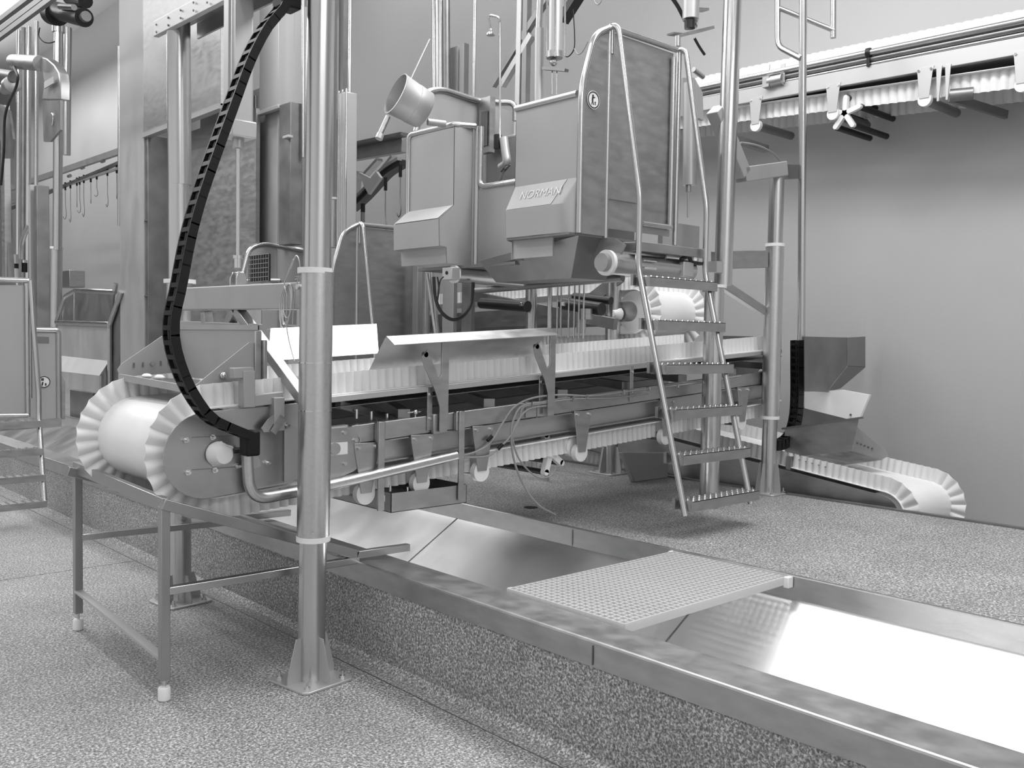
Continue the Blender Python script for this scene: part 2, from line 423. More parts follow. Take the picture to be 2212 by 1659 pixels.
# coil of thin wire on the carriage
mb = MB()
for k in range(3):
    c = P(622-k*3, 650+k*6, 'x', 2.06); a = V((0, .6, .1)).normalized(); b = V((.1, 0, 1)).normalized()
    mb.path([c+a*math.cos(t*PI/10)*(.035+.006*k)+b*math.sin(t*PI/10)*(.075+.01*k) for t in range(21)], .0022, 6)
mb.path(smooth([P(x, y, 'x', 2.055) for x, y in ((634, 560), (622, 590), (614, 615), (620, 640), (618, 690), (624, 735), (636, 780))]), .003, 6)
mb.path(smooth([P(x, y, 'x', 2.05) for x, y in ((628, 580), (640, 552), (648, 580), (636, 640), (632, 700))]), .0025, 6)
tag(mb.build('wire_coil', M['alu']), 'thin wire coiled on the left side of the foreground pole sleeve', 'wire')

# ------------------------------------------------------------------ corrugated belt conveyor (generic)
def loop_path(x0, z0, x1, z1, R, ds=.004, top=True, bot=True, a0=None, a1=None, both=False):
    """race-track in the XZ plane: returns (pos, normal, arclength) from bottom right, round the left roller, to top right"""
    d = V((x1-x0, 0, z1-z0)); L = d.length; d.normalize(); n = V((-d.z, 0, d.x))
    out = []; s = 0
    c = V((x0, 0, z0))
    nn = int(L/ds)
    for i in range(nn): t = 1-i/nn; out.append((c+d*L*t-n*R, -n, s+i*L/nn))
    s += L; m = int(PI*R/ds)
    for i in range(m):
        th = PI*i/m; v = -n*math.cos(th)-d*math.sin(th); out.append((c+v*R, v, s+i*PI*R/m))
    s += PI*R
    for i in range(nn+1): t = i/nn; out.append((c+d*L*t+n*R, n, s+t*L))
    return out
def wave_wall(path, y, h, amp, lam, ydir=1, rot=None, phase=0):
    vs = []; n = 0; fs = []
    for p, nm, s in path:
        a = 2*PI*s/lam+phase
        w = 1-2*abs(math.sin(a/2))**.75
        for t in (0, .5, 1):
            q = p+nm*h*t+V((0, y+amp*w*(.85+.25*t), 0))
            vs.append(q)
    m = len(path)
    for i in range(m-1):
        for k in range(2): fs.append((i*3+k, i*3+k+1, (i+1)*3+k+1, (i+1)*3+k))
    return vs, fs

YN, YF = 3.80, 4.66            # belt edges of the main conveyor
conv = thing('belt_conveyor', 'long white corrugated sidewall belt conveyor crossing the picture centre', 'conveyor', (3.5, 4.2, 1.0))
cA = V((1.765, 0, 1.0)); cB = V((6.15, 0, 1.0+.0625*(6.15-1.765)))
dirc = (cB-cA).normalized(); ncv = V((-dirc.z, 0, dirc.x)); R0 = .195
def cz(x, off=0): return cA.z+(x-cA.x)*dirc.z/dirc.x+off
pth = loop_path(cA.x, cA.z, cB.x, cB.z, R0)
mb = MB()
vs = []; 
for p, nm, s in pth[::4]: vs += [p+V((0, YN-.03, 0)), p+V((0, YF+.03, 0))]
mb.add(vs, [(2*i, 2*i+1, 2*i+3, 2*i+2) for i in range(len(vs)//2-1)])
mb.build('belt', M['white'], conv, solid=.006)
for y in (YN+.012, YF-.012):
    vs, fs = wave_wall(pth, y, .098, .0105, .047)
    MB().add(vs, fs).build('corrugated_sidewall', M['wave'], conv, solid=.003, ang=80)
MB().lathe((cA.x, YN+.06, cA.z), (0, 1, 0), [(0, R0-.012), (.005, R0-.006), (.735, R0-.006), (.74, R0-.012)], 48).build('end_roller', M['white'], conv)
# side plate near end
YP = 3.745
def pl(pts, y, th=.006): return MB().prism([(a, y, b) for a, b in pts], (0, th, 0))
def PY(px, py, y=YP): q = P(px, py, 'y', y); return (q.x, q.z)
arc = []
for i in range(17):
    th = PI/2+PI*i/16; v = dirc*math.cos(th)+ncv*math.sin(th); arc.append((cA.x-.062+v.x*.183, cA.z-.004+v.z*.183))
pts = arc+[(2.10, cz(2.10)-.19), (2.145, cz(2.145)-.165), (2.15, cz(2.15)+.17)]
pts = arc+[(2.10, cz(2.10)-.178), (2.135, cz(2.13)-.16), (2.15, cz(2.15)-.13), (2.15, cz(2.15)+.178)]
pl(pts, YP-.002).build('side_plate', M['plate'], conv, bev=.002)
pl(pts, YF+.045).build('side_plate', M['plate'], conv, bev=.002)
pl([PY(612, 925), PY(640, 925), PY(640, 1035), PY(612, 1040)], YP-.010, .006).build('joint_plate', M['panel'], conv)
pl([PY(690, 925), PY(768, 922), PY(772, 940), PY(772, 1010), PY(762, 1018), PY(700, 1045), PY(690, 1045)], YP-.008, .006).build('bearing_plate', M['plate'], conv, bev=.001)
pl([PY(708, 957), PY(748, 954), PY(748, 980), PY(708, 984)], YP-.012, .004).build('slot_block', M['nylon'], conv)
mb = MB(); a = P(722, 969, 'y', YP-.012); mb.tube(a, a-V((0, .012, 0)), .027, 24); mb.build('axle_end', M['plate'], conv)
mb = MB(); a = P(762, 955, 'y', YP-.009)
# hub
hub = MB(); h0 = V((cA.x, YP-.002, cA.z))
hp = [PY(445, 972), PY(450, 962), PY(478, 952), PY(480, 957), PY(502, 964), PY(505, 978), PY(482, 985), PY(483, 1003), PY(458, 1008), PY(448, 995)]
hb = MB().prism([(a, YP-.012, b) for a, b in hp], (0, .010, 0)).build('hub_housing', M['nylon'], conv, bev=.004)
hc = P(470, 980, 'y', YP-.01)
MB().lathe(hc, (0, -1, 0), [(0, .052), (.02, .050), (.03, .045), (.055, .040), (.068, .036), (.07, .030)], 28).build('hub_cap', M['nylon'], hb)
MB().tube(P(505, 974, 'y', YP-.02), P(518, 972, 'y', YP-.02), .012, 12).build('hub_plug', M['blackmetal'], hb)
for x, y in ((400, 950), (457, 944), (404, 1020), (462, 1015), (512, 1006), (576, 999), (575, 925), (618, 918), (553, 1000)):
    a = P(x, y, 'y', YP-.002)
    b = MB().tube(a, a-V((0, .012, 0)), .013, 6); b.tube(a, a-V((0, .03, 0)), .006, 10); b.build('bolt', M['bright'], conv)
for x, y in ((706, 936), (743, 934), (767, 950), (706, 1006), (744, 1001)):
    a = P(x, y, 'y', YP-.008); b = MB().tube(a, a-V((0, .01, 0)), .010, 6); b.tube(a, a-V((0, .016, 0)), .006, 8); b.build('bolt', M['bright'], conv)
for x0, y0, x1, y1 in ((415, 945, 545, 938), (415, 1015, 520, 1008)):
    MB().bar(P(x0, y0, 'y', YP-.003), P(x1, y1, 'y', YP-.003), .002, .004).build('scribed_groove', M['dark'], conv)
# longitudinal beams and belt rails
for y, nm in ((YP, 'n'), (YF+.045, 'f')):
    MB().bar((2.42, y+.02, cz(2.42)-.0), (6.1, y+.02, cz(6.1)-.0), .04, .088).build('side_beam', M['steel'], conv, bev=.004)
    mb = MB().bar((2.15, y+.03, cz(2.15)+.178), (6.1, y+.03, cz(6.1)+.178), .07, .030)
    mb.build('belt_rail', M['alu'], conv, bev=.004)
    mb = MB().bar((2.2, y+.045, cz(2.2)-.155), (6.1, y+.045, cz(6.1)-.155+.0), .05, .006)
    mb.bar((2.42, y+.03, cz(2.42)-.05), (6.1, y+.03, cz(6.1)-.05), .06, .006)
    mb.build('return_lip', M['steel'], conv)
    MB().bar((2.42, y+.07, cz(2.42)-.115), (6.1, y+.07, cz(6.1)-.115), .006, .11).build('return_cover', M['alu'], conv)
# cross members under the belt (seen dark between rail and beam)
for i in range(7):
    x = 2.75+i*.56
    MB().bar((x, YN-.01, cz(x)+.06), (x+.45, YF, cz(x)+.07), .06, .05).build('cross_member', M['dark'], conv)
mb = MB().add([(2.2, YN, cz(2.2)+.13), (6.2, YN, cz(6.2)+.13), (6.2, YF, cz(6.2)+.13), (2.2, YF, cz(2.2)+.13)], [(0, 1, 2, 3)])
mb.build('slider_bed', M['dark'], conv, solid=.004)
# straps between rail and beam
for px in (927, 1167, 1362, 1560):
    a = P(px, 860, 'y', YP); x = a.x
    s = MB().box((x-.016, YP-.008, cz(x)-.03), (x+.016, YP, cz(x)+.185)).build('hanger_strap', M['steel'], conv, bev=.002)
    for dz in (.15, .03): MB().tube((x, YP-.008, cz(x)+dz), (x, YP-.016, cz(x)+dz), .008, 6).build('bolt', M['bright'], s)
# tapered return hangers with white rollers
for px in (790, 910, 1040, 1255, 1437, 1600):
    x = P(px, 950, 'y', YP).x; z = cz(x)
    h = pl([(x-.072, z-.045), (x+.072, z-.045), (x+.066, z-.09), (x+.030, z-.285), (x-.030, z-.285), (x-.066, z-.09)], YP-.012, .005).build('roller_hanger', M['steel'], conv, bev=.0015)
    MB().tube((x, YP-.006, z-.29), (x, YP+.03, z-.29), .052, 28).build('roller_cheek', M['nylon'], h)
    MB().tube((x, YP+.03, z-.29), (x, YF+.03, z-.29), .028, 16).build('return_roller', M['dark'], h)
    for dx in (-.05, .05): MB().tube((x+dx, YP-.012, z-.065), (x+dx, YP-.024, z-.065), .009, 6).build('bolt', M['bright'], h)
# clamp boxes on the beam
for px, w_ in ((941, .035), (985, .02), (817, .024)):
    x = P(px, 930, 'y', YP).x; z = cz(x)
    MB().box((x-w_, YP-.028, z-.05), (x+w_, YP-.001, z+.05)).build('clamp', M['steel'], conv, bev=.005)
    MB().box((x-.006, YP-.0295, z-.03), (x+.006, YP-.0275, z+.03)).build('clamp_slot', M['dark'], conv)
a = P(768, 951, 'y', YP-.001); 
mb = MB().ring(a, a-V((0, .002, 0)), .028, .023, 24); mb.build('emboss_ring', M['panel'], conv)
# spring/adjuster
a = P(897, 890, 'y', YP+.02)
mb = MB().tube(a, a-V((0, 0, .09)), .005, 8); mb.ball(a, .016, 6); mb.tube(a-V((.05, 0, 0)), a+V((.05, 0, 0)), .004, 6); mb.build('adjuster', M['bright'], conv)
for px in (770, 802, 836, 872):
    a = P(px, 884+(px-770)*.14, 'y', YP+.10); MB().tube(a, a-V((0, 0, .045)), .010, 8).build('stud', M['bright'], conv)
mb = MB().bar(P(730, 874, 'y', YP+.08), P(905, 918, 'y', YP+.4), .03, .035); mb.build('diagonal_angle', M['steel'], conv)
# wedge scraper (light blade near joint)
mb = MB().prism([P(x, y, 'y', YP+.05) for x, y in ((700, 925), (755, 918), (768, 922), (750, 930), (700, 945))], (0, .05, 0)); mb.build('scraper', M['nylon'], conv)
# bent conduit along the underside
pts = fillet([P(533, 975, 'y', 3.70), P(540, 1082, 'y', 3.70), P(705, 1050, 'y', 3.70), P(985, 984, 'y', 3.70)], .10, 10)
MB().path(pts, .0245, 20).build('cable_conduit', M['sleeve'], conv)
# L-shaped guard bracket
bk = fillet([P(495, 806, 'y', 3.74), P(533, 804, 'y', 3.74)], .01)
mb = MB(); mb.bar(P(500, 806, 'y', 3.74), P(545, 804, 'y', 3.74), .04, .045)
mb.bar(P(533, 800, 'y', 3.74), P(533, 880, 'y', 3.74), .05, .055, (1, 0, 0))
mb.bar(P(523, 868, 'y', 3.74), P(608, 858, 'y', 3.74), .04, .05)
mb.bar(P(598, 858, 'y', 3.72), P(598, 930, 'y', 3.72), .05, .05, (1, 0, 0)); mb.build('guard_bracket', M['panel'], conv, bev=.003)
mb = MB().prism([P(x, y, 'y', 3.70) for x, y in ((565, 925), (580, 905), (600, 890), (600, 932), (570, 934))], (0, .006, 0)); mb.build('bracket_lug', M['steel'], conv)
a = P(598, 930, 'y', 3.69); MB().bar(P(612, 900, 'y', 3.69), P(590, 935, 'y', 3.69), .004, .03).build('bracket_blade', M['steel'], conv)
mb = MB().bar(P(533, 935, 'y', 3.715), P(556, 1010, 'y', 3.715), .006, .035, (1, 0, 0))
mb.build('chain_anchor_plate', M['panel'], conv)

# feed hopper over the left roller
fh = thing('feed_hopper', 'open steel feed hopper with triangular side plates above the left roller', 'hopper', (1.85, 4.2, 1.3))
xb = 1.992; yn, yf = 3.85, 4.72
MB().box((xb, yn, 1.285), (xb+.005, yf, 1.545)).build('back_plate', M['panel'], fh)
MB().box((xb-.004, yn, 1.525), (xb+.025, yf, 1.548)).build('top_fold', M['panel'], fh)
def tri(y): return MB().prism([(xb, y, 1.545), (xb, y, 1.285), (1.76, y, 1.275), (1.70, y, 1.295), (1.69, y, 1.32), (1.71, y, 1.35)], (0, .005, 0))
tri(yf).build('side_plate', M['panel'], fh, bev=.001)
MB().prism([(xb, yn, 1.47), (xb, yn, 1.245), (1.76, yn, 1.235), (1.68, yn, 1.245), (1.69, yn, 1.275), (1.95, yn, 1.47)], (0, .005, 0)).build('side_plate', M['panel'], fh, bev=.001)
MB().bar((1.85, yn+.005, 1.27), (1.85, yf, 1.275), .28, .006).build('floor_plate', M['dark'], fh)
MB().bar((1.70, yf, 1.285), (1.70, yn, 1.262), .012, .032).build('front_lip', M['panel'], fh)
mb = MB().box((xb-.02, yn-.012, 1.24), (xb+.012, yn-.004, 1.52)); mb.box((xb+.012, yn-.03, 1.30), (xb+.03, yn+.01, 1.48)); mb.build('corner_strip', M['steel'], fh, bev=.004)
a = P(482, 811, 'y', yn-.006); MB().ball(a, .018, 6).build('knob_bolt', M['bright'], fh)
for i in range(5):
    y = yf-.003; x = 1.77+i*.045
    if i in (2, 4): MB().tube((x, y, 1.345+.003*i), (x, y-.014, 1.345+.003*i), .011, 8).build('bolt', M['bright'], fh)
    else: MB().box((x-.004, y-.002, 1.33+.003*i), (x+.004, y, 1.355+.003*i)).build('slot', M['dark'], fh)
for y in (4.45, 4.30):
    MB().ball((1.73, y, 1.30), .022, 6, (1, 1.6, .6)).build('wing_nut', M['nylon'], fh)

# front splash guard on two arms
sg = thing('splash_guard', 'bent steel splash guard on two arms above the front belt edge', 'guard', (3.1, 3.75, 1.45))
def gz(x, z): return z+(x-2.577)*.0585
x0, x1 = 2.577, 3.665
sec = [(3.625, 1.468), (3.632, 1.466), (3.655, 1.480), (3.70, 1.507), (3.712, 1.50), (3.80, 1.395), (3.84, 1.345), (3.853, 1.333)]
vs = [(x0, y, gz(x0, z)) for y, z in sec]+[(x1, y, gz(x1, z)) for y, z in sec]; n = len(sec)
MB().add(vs, [(i, i+1, i+1+n, i+n) for i in range(n-1)]).build('sheet', M['steel'], sg, solid=.003, ang=12)
for px in (955, 1187):
    x = P(px, 850, 'y', 3.71).x; zt = gz(x, 1.44); zb = cz(x)-.04
    arm = MB().prism([(x-.02, 3.70, zb), (x+.028, 3.70, zb), (x+.034, 3.70, zb+.04), (x+.034, 3.70, zt+.03), (x-.012, 3.70, zt+.03), (x-.012, 3.70, zt-.14),
                (x-.03, 3.70, zt-.16), (x-.10, 3.70, zt-.015), (x-.135, 3.70, zt-.05), (x-.12, 3.70, zt-.10), (x-.05, 3.70, zt-.22), (x-.02, 3.70, zt-.30)], (0, .008, 0))
    arm.build('arm', M['steel'], sg, bev=.0015)
    MB().tube((x-.11, 3.70, zt-.04), (x-.11, 3.72, zt-.04), .014, 10).build('arm_bolt', M['dark'], sg)
fg = thing('splash_guard', 'bright steel splash guard plate above the far belt edge behind the front pole', 'guard', (2.9, 4.7, 1.45))
vs = []
for x in (2.44, 3.15):
    vs += [(x, 4.60, gz(x, 1.375)), (x+ (.12 if x > 3 else .12), 4.80, gz(x, 1.55)), (x+.125, 4.86, gz(x, 1.545))]
MB().add(vs, [(0, 1, 4, 3), (1, 2, 5, 4)]).build('sheet', M['trough'], fg, solid=.003, ang=5)
MB().prism([(2.30, 4.60, 1.345), (2.36, 4.60, 1.46), (2.33, 4.62, 1.50), (2.25, 4.62, 1.46), (2.24, 4.60, 1.37)], (0, .03, 0)).build('end_shoe', M['rubber'], fg)

# drip tray hung under the beam
tr = thing('drip_tray', 'shallow open steel drip tray hanging under the conveyor on straps', 'tray', (2.8, 4.0, .8))
a = P(845, 1072, 'y', 3.72); b = P(1008, 1042, 'y', 3.72)
tx0, tx1 = a.x, b.x; tz1 = P(845, 1066, 'y', 3.72).z; tz0 = P(845, 1108, 'y', 3.72).z
ty0, ty1 = 3.72, 4.45
def tb(a_, b_): return MB().box(a_, b_)
mb = tb((tx0, ty0, tz0), (tx1, ty0+.003, tz1)); mb.box((tx0, ty1, tz0), (tx1, ty1+.003, tz1)); mb.box((tx0, ty0, tz0), (tx0+.003, ty1, tz1)); mb.box((tx1-.003, ty0, tz0), (tx1, ty1, tz1))
mb.build('rim_wall', M['steel'], tr); tb((tx0, ty0, tz0), (tx1, ty1, tz0+.003)).build('pan', M['dark'], tr)
for px, yt in ((822, 930), (995, 955)):
    x = P(px, 1000, 'y', 3.715).x
    MB().box((x-.018, 3.706, tz0+.02), (x+.018, 3.716, cz(x)+.05)).build('hanger_strap', M['steel'], tr, bev=.002)
    MB().box((x-.018, 4.44, tz0+.02), (x+.018, 4.45, cz(x)+.0)).build('hanger_strap', M['steel'], tr)
for px, py in ((830, 1070), (843, 1048), (880, 1052)):
    a = P(px, py, 'y', 3.73); MB().tube(a, a-V((0, 0, .03)), .006, 8).build('stud', M['bright'], tr)

# belt cleaning star wheels under the return run
def star(name, c, rad, arms, m, parent, ydepth=.035, wid=.036, rot=.3):
    mb = MB()
    for k in range(arms):
        a = rot+2*PI*k/arms; d = V((math.cos(a), 0, math.sin(a))); mb.bar(c, c+d*rad, ydepth, wid, (-d.z, 0, d.x)); mb.tube(c+d*rad-V((0, ydepth/2, 0)), c+d*rad+V((0, ydepth/2, 0)), wid/2, 12)
    mb.tube(c-V((0, ydepth/2+.004, 0)), c+V((0, ydepth/2+.004, 0)), wid*.8, 16)
    return mb.build(name, m, parent)
c = P(1186, 978, 'y', 3.84)
star('star_wheel', V((c.x, 3.84, c.z)), .115, 5, M['nylon'], conv, rot=-.6)
for k in range(5):
    a = -.6+2*PI*k/5
    MB().tube((c.x+math.cos(a)*.115, 3.855, c.z+math.sin(a)*.115), (c.x+math.cos(a)*.115, 4.6, c.z+math.sin(a)*.115), .017, 12).build('beater_bar', M['rubber'], conv)
c = P(1240, 965, 'y', 3.80)
MB().lathe((c.x, 3.79, c.z), (0, 1, 0), [(0, .05), (.01, .062), (.05, .062), (.055, .035), (.09, .035), (.095, .062), (.13, .062), (.14, .05)], 20).build('guide_wheel', M['nylon'], conv)

# electrical cables on the beam and hanging loops
def cable(name, pts, r, m, label, cat='cable', group=None):
    o = MB().path(smooth(pts, 8), r, 8).build(name, m); return tag(o, label, cat, group)
def yb(px, py, y=3.715): return P(px, py, 'y', y)
cable('cable', [yb(975, 990), yb(1030, 975), yb(1060, 955), yb(1085, 915), yb(1110, 880), yb(1150, 860), yb(1210, 853), yb(1280, 855), yb(1360, 845), yb(1420, 838), yb(1500, 828), yb(1600, 812)], .0055, M['hosegrey'], 'grey cable running from the conduit end up and along the beam top')
cable('cable', [yb(975, 987), yb(1050, 986), yb(1080, 965), yb(1100, 945), yb(1122, 905), yb(1130, 880), yb(1170, 872), yb(1240, 862), yb(1330, 860), yb(1400, 850)], .005, M['hosegrey'], 'grey cable with the lower loop at the conduit end under the beam')
cable('cable', [yb(1190, 868), yb(1130, 876), yb(1108, 910), yb(1104, 945), yb(1112, 1000), yb(1135, 1055), yb(1165, 1092), P(1200, 1112, 'y', 3.76)], .006, M['hosegrey'], 'grey cable drooping lowest from the beam towards the raised floor')
cable('cable', [yb(1185, 876), yb(1140, 885), yb(1112, 920), yb(1107, 945), yb(1118, 985), yb(1140, 1015), yb(1165, 1032), yb(1190, 1028), yb(1200, 1012)], .005, M['hosegrey'], 'grey cable hanging in the shorter loop beside the star wheel')
for x, y in ((1053, 952), (1076, 970)):
    a = yb(x, y, 3.712); tag(MB().path([a, a+V((.03, 0, .022))], .010, 10).build('cable_plug', M['black']), 'small black cable plug, '+('upper' if y < 960 else 'lower')+' one near the beam joint', 'plug')
mb = MB()
mb2 = [MB().ring(yb(x, y)-V((.004, 0, 0)), yb(x, y)+V((.004, 0, 0)), .016, .012, 10).build('cable_tie', M['bright'], conv) for x, y in ((1148, 872), (1236, 862), (1266, 857), (1345, 848), (1400, 840), (1462, 834))]
# beam joint cover
x = P(1155, 905, 'y', YP).x
MB().box((x-.075, YP-.006, cz(x)-.04), (x+.09, YP-.001, cz(x)+.045)).build('beam_joint_cover', M['panel'], conv, bev=.001)
MB().box((x+.005, YP-.008, cz(x)-.045), (x+.012, YP-.005, cz(x)+.045)).build('joint_gap', M['dark'], conv)

# black cable chain
def chain(name, pts, label, lw=.055, depth=.06, up=V((0, 1, 0)), pitch=.062):
    th = thing(name, label, 'cable chain', pts[0])
    dense = smooth(pts, 14); acc = [0]
    for a, b in zip(dense, dense[1:]): acc.append(acc[-1]+(b-a).length)
    def at(s):
        for i in range(len(acc)-1):
            if acc[i+1] >= s: t = (s-acc[i])/max(1e-9, acc[i+1]-acc[i]); return dense[i].lerp(dense[i+1], t)
        return dense[-1]
    n = int(acc[-1]/pitch)
    for k in range(n):
        a = at(k*pitch); b = at((k+1.12)*pitch); c0 = at((k+.36)*pitch); c1 = at((k+.70)*pitch)
        d = (b-a).normalized(); side = up; nrm = d.cross(side).normalized()
        mb = MB()
        for sgn in (-1, 1):
            o_ = side*sgn*(depth/2-.005)
            mb.bar(a+o_, b+o_, .010, lw, nrm)
        for sgn in (-1, 1):
            o_ = nrm*sgn*(lw/2-.005)
            mb.bar(c0+o_, c1+o_, depth*.96, .009, nrm)
        mb.build('link', M['black'], th)
    off = [V((0, 0, 0))]
    MB().path([p+V((0, .006, 0)) for p in dense], .011, 8).build('inner_cable', M['rubber'], th)
    MB().path([p+V((0, -.012, 0)) for p in dense], .008, 8).build('inner_cable', M['hosegrey'], th)
    return th, dense
cp = [P(x, y, 'y', 3.62) for x, y in ((622, -30), (606, 20), (572, 60), (535, 130), (498, 230), (462, 330), (428, 430), (404, 520), (385, 620), (370, 690), (372, 745), (392, 810), (418, 860), (452, 903), (500, 926), (540, 942))]
ch, dn = chain('cable_chain', cp, 'thick black cable chain hanging in a long curve in front of the left roller', lw=.036, depth=.082, pitch=.056)
mb = MB().box((P(535, 950, 'y', 3.62).x-.02, 3.59, P(535, 985, 'y', 3.62).z), (P(535, 950, 'y', 3.62).x+.045, 3.66, P(535, 930, 'y', 3.62).z)); mb.build('end_bracket', M['black'], ch, bev=.01)
mb = MB().box((P(600, 10, 'y', 3.62).x, 3.58, 2.87), (P(600, 10, 'y', 3.62).x+.09, 3.67, 3.0)); mb.build('end_bracket', M['black'], ch, bev=.008)

# ------------------------------------------------------------------ trolley frame under the left roller
tt = thing('trolley_frame', 'low steel trolley frame with sloping chute rails standing under the left roller', 'frame', (1.55, 4.3, 0))
ly0, ly1, lx = 3.746, 4.926, 1.54
for y, xx in ((ly0, 1.525), (ly1, 1.565)):
    lg = MB().box((xx-.019, y-.019, .085), (xx+.019, y+.019, .80)).build('leg', M['frame'], tt, bev=.003)
    MB().tube((xx, y, .05), (xx, y, .09), .008, 10).build('spindle', M['bright'], lg)
    MB().lathe((xx, y, 0), (0, 0, 1), [(0, .022), (.003, .025), (.05, .025), (.055, .022)], 20).build('foot', M['nylon'], lg)
MB().bar((1.525, ly0-.02, .81), (1.565, ly1+.02, .825), .03, .055).build('end_rail', M['frame'], tt, bev=.003)
MB().bar((1.525, ly0, .17), (1.565, ly1, .20), .038, .012).build('stretcher', M['alu'], tt)
MB().bar((1.54, ly0, .452), (2.44, 3.72, .452), .038, .032).build('stretcher', M['tube'], tt, bev=.003)
MB().bar((1.58, ly1, .47), (2.44, 4.9, .455), .038, .032).build('stretcher', M['tube'], tt, bev=.003)
for y in (3.73, 4.90):
    MB().bar((1.51, y, .815), (2.44, y, .475), .035, .045).build('chute_rail', M['frame'], tt, bev=.003)
    MB().bar((2.43, y, .475), (2.74, y, .468), .035, .035).build('chute_rail', M['frame'], tt, bev=.003)
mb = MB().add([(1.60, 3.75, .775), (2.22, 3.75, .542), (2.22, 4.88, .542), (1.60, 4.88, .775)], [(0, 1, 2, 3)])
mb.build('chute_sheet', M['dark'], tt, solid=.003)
MB().bar((2.36, 3.75, .50), (2.36, 4.88, .50), .03, .04).build('chute_rail', M['frame'], tt)

# ------------------------------------------------------------------ work platform (three of them)
def seg_panel(mb, pts, th, ext): return mb.prism(pts, ext)
def make_platform(label, full=True, ladder=True):
    t = thing('work_platform', label, 'work platform', (4.1, 4.2, 2.05))
    xf = 3.889; yb_ = 3.705; y1 = 4.247; xr = 4.068; y2 = 4.837; y3 = 5.34; r = .019
    # front box (right) : upper sheet, sloping label, protruding lower part
    n = 8
    def plan(z, d, chin=0):
        pts = [(xf-d, y1, z)]
        for k in range(n+1):
            a = PI/2*k/n
            pts.append((xf-d+d*(1-math.cos(a)) if d else xf, (yb_+.012)+(.10*(1-math.sin(a)) if d else .0)+(0 if d else .0), z))
        return pts
    lv = [(2.88, 0), (2.425, 0), (2.275, .075), (2.112, .068)]
    vs = []; fs = []
    for z, d in lv: vs += plan(z, d)
    m = n+2
    mb = MB()
    for i in range(len(lv)-1):
        for k in range(m-1): fs.append((i*m+k, i*m+k+1, (i+1)*m+k+1, (i+1)*m+k))
    mb.add(vs, fs); mb.build('front_panel', M['panel'], t, solid=.003, ang=14)
    mb = MB().prism([(xf, y1, 2.90), (xf, y1, 2.425), (xf-.075, y1, 2.275), (xf-.068, y1, 2.112), (xf-.02, y1, 2.10), (xf-.02, y1, 1.985), (xr, y1, 1.985), (xr, y1, 2.49)], (0, -.003, 0))
    mb.build('cheek_plate', M['panel'], t)
    # chin below the right box
    mb = MB().prism([(xf-.012, y1, 2.106), (xf-.012, y1, 1.99), (xf-.002, y1, 1.99), (xf-.002, y1, 2.106)], (0, -(y1-3.90), 0)); mb.build('chin_plate', M['panel'], t)
    # underside
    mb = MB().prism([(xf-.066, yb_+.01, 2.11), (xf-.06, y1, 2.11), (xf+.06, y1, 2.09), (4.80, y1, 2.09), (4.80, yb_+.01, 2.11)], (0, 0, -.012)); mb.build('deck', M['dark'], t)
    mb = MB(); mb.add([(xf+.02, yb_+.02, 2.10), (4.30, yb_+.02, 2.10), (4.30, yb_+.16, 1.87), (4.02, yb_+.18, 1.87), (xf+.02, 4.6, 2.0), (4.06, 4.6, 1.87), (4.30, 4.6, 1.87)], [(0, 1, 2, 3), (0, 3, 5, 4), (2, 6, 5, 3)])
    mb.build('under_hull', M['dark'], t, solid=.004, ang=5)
    # printed label on the slope
    def slope(y, s, e=.0025):   # s from top 0 to bottom 1
        return V((xf-.075*s-e, y, 2.425-.15*s+e*.5))
    lab = MB().add([slope(y1-.01, .02), slope(3.80, .02), slope(3.86, .98), slope(y1-.01, .98)], [(0, 1, 2, 3)]).build('label_plate', M['sticker'], t, solid=.001)
    # recess panel with low rail
    mb = MB().box((xr, y1-.06, 1.99), (xr+.004, y2, 2.49)); mb.build('recess_panel', M['panel'], t)
    # left box: profiled side sheet and front
    pr = [(xr-.02, 2.90), (xf, 2.875), (xf, 2.375), (xf-.12, 2.272), (xf-.115, 2.10), (xf-.058, 2.094), (xf-.05, 1.993), (xr-.02, 1.993)]
    MB().prism([(x, y2, z) for x, z in pr], (0, .004, 0)).build('cheek_plate', M['panel'], t)
    def fr(a, b, mname='panel', nm='front_panel'):
        return MB().add([(a[0], y2, a[1]), (b[0], y2, b[1]), (b[0], y3, b[1]), (a[0], y3, a[1])], [(0, 1, 2, 3)])
    q = MB(); cc = pr[1:7]; k = len(cc)
    q.add([(x, y2, z) for x, z in cc]+[(x, y3, z) for x, z in cc], [(i, i+1, i+1+k, i+k) for i in range(k-1)])
    q.build('front_panel', M['panel'], t, solid=.003, ang=5)
    a, b = cc[1], cc[2]
    MB().add([(a[0]-.004, y2+.01, a[1]-.002), (b[0]-.002, y2+.01, b[1]+.006), (b[0]-.002, y3-.01, b[1]+.006), (a[0]-.004, y3-.01, a[1]-.002)], [(0, 1, 2, 3)]).build('label_plate', M['sticker'], t, solid=.001)
    # tall back and far side sheets
    MB().prism([(xf+.08, y3, 2.0), (xf+.08, y3, 2.98), (xf+.14, y3, 3.20), (xf+.22, y3, 3.245), (4.86, y3, 3.23), (4.86, y3, 2.0)], (0, .004, 0)).build('far_side_sheet', M['panel'], t)
    MB().box((4.60, 3.9, 2.1), (4.604, y3, 2.95)).build('back_sheet', M['plate'], t)
    # door side (faces the ladder)
    MB().prism([(xf, yb_, 2.11), (xf, yb_, 2.92), (xf+.09, yb_, 3.22), (xf+.22, yb_, 3.29), (4.115, yb_, 3.29), (4.115, yb_, 2.11)], (0, .004, 0)).build('side_sheet', M['steel'], t)
    MB().box((4.13, yb_+.01, 2.16), (4.72, yb_+.014, 3.29)).build('door_sheet', M['steel'], t)
    # rails
    def tubep(nm, pts, rr=r, m='tube'): return MB().path(pts, rr, 14).build(nm, M[m], t)
    tubep('rail', [(xf, yb_+.03, 2.895), (xf, y1, 2.895)])
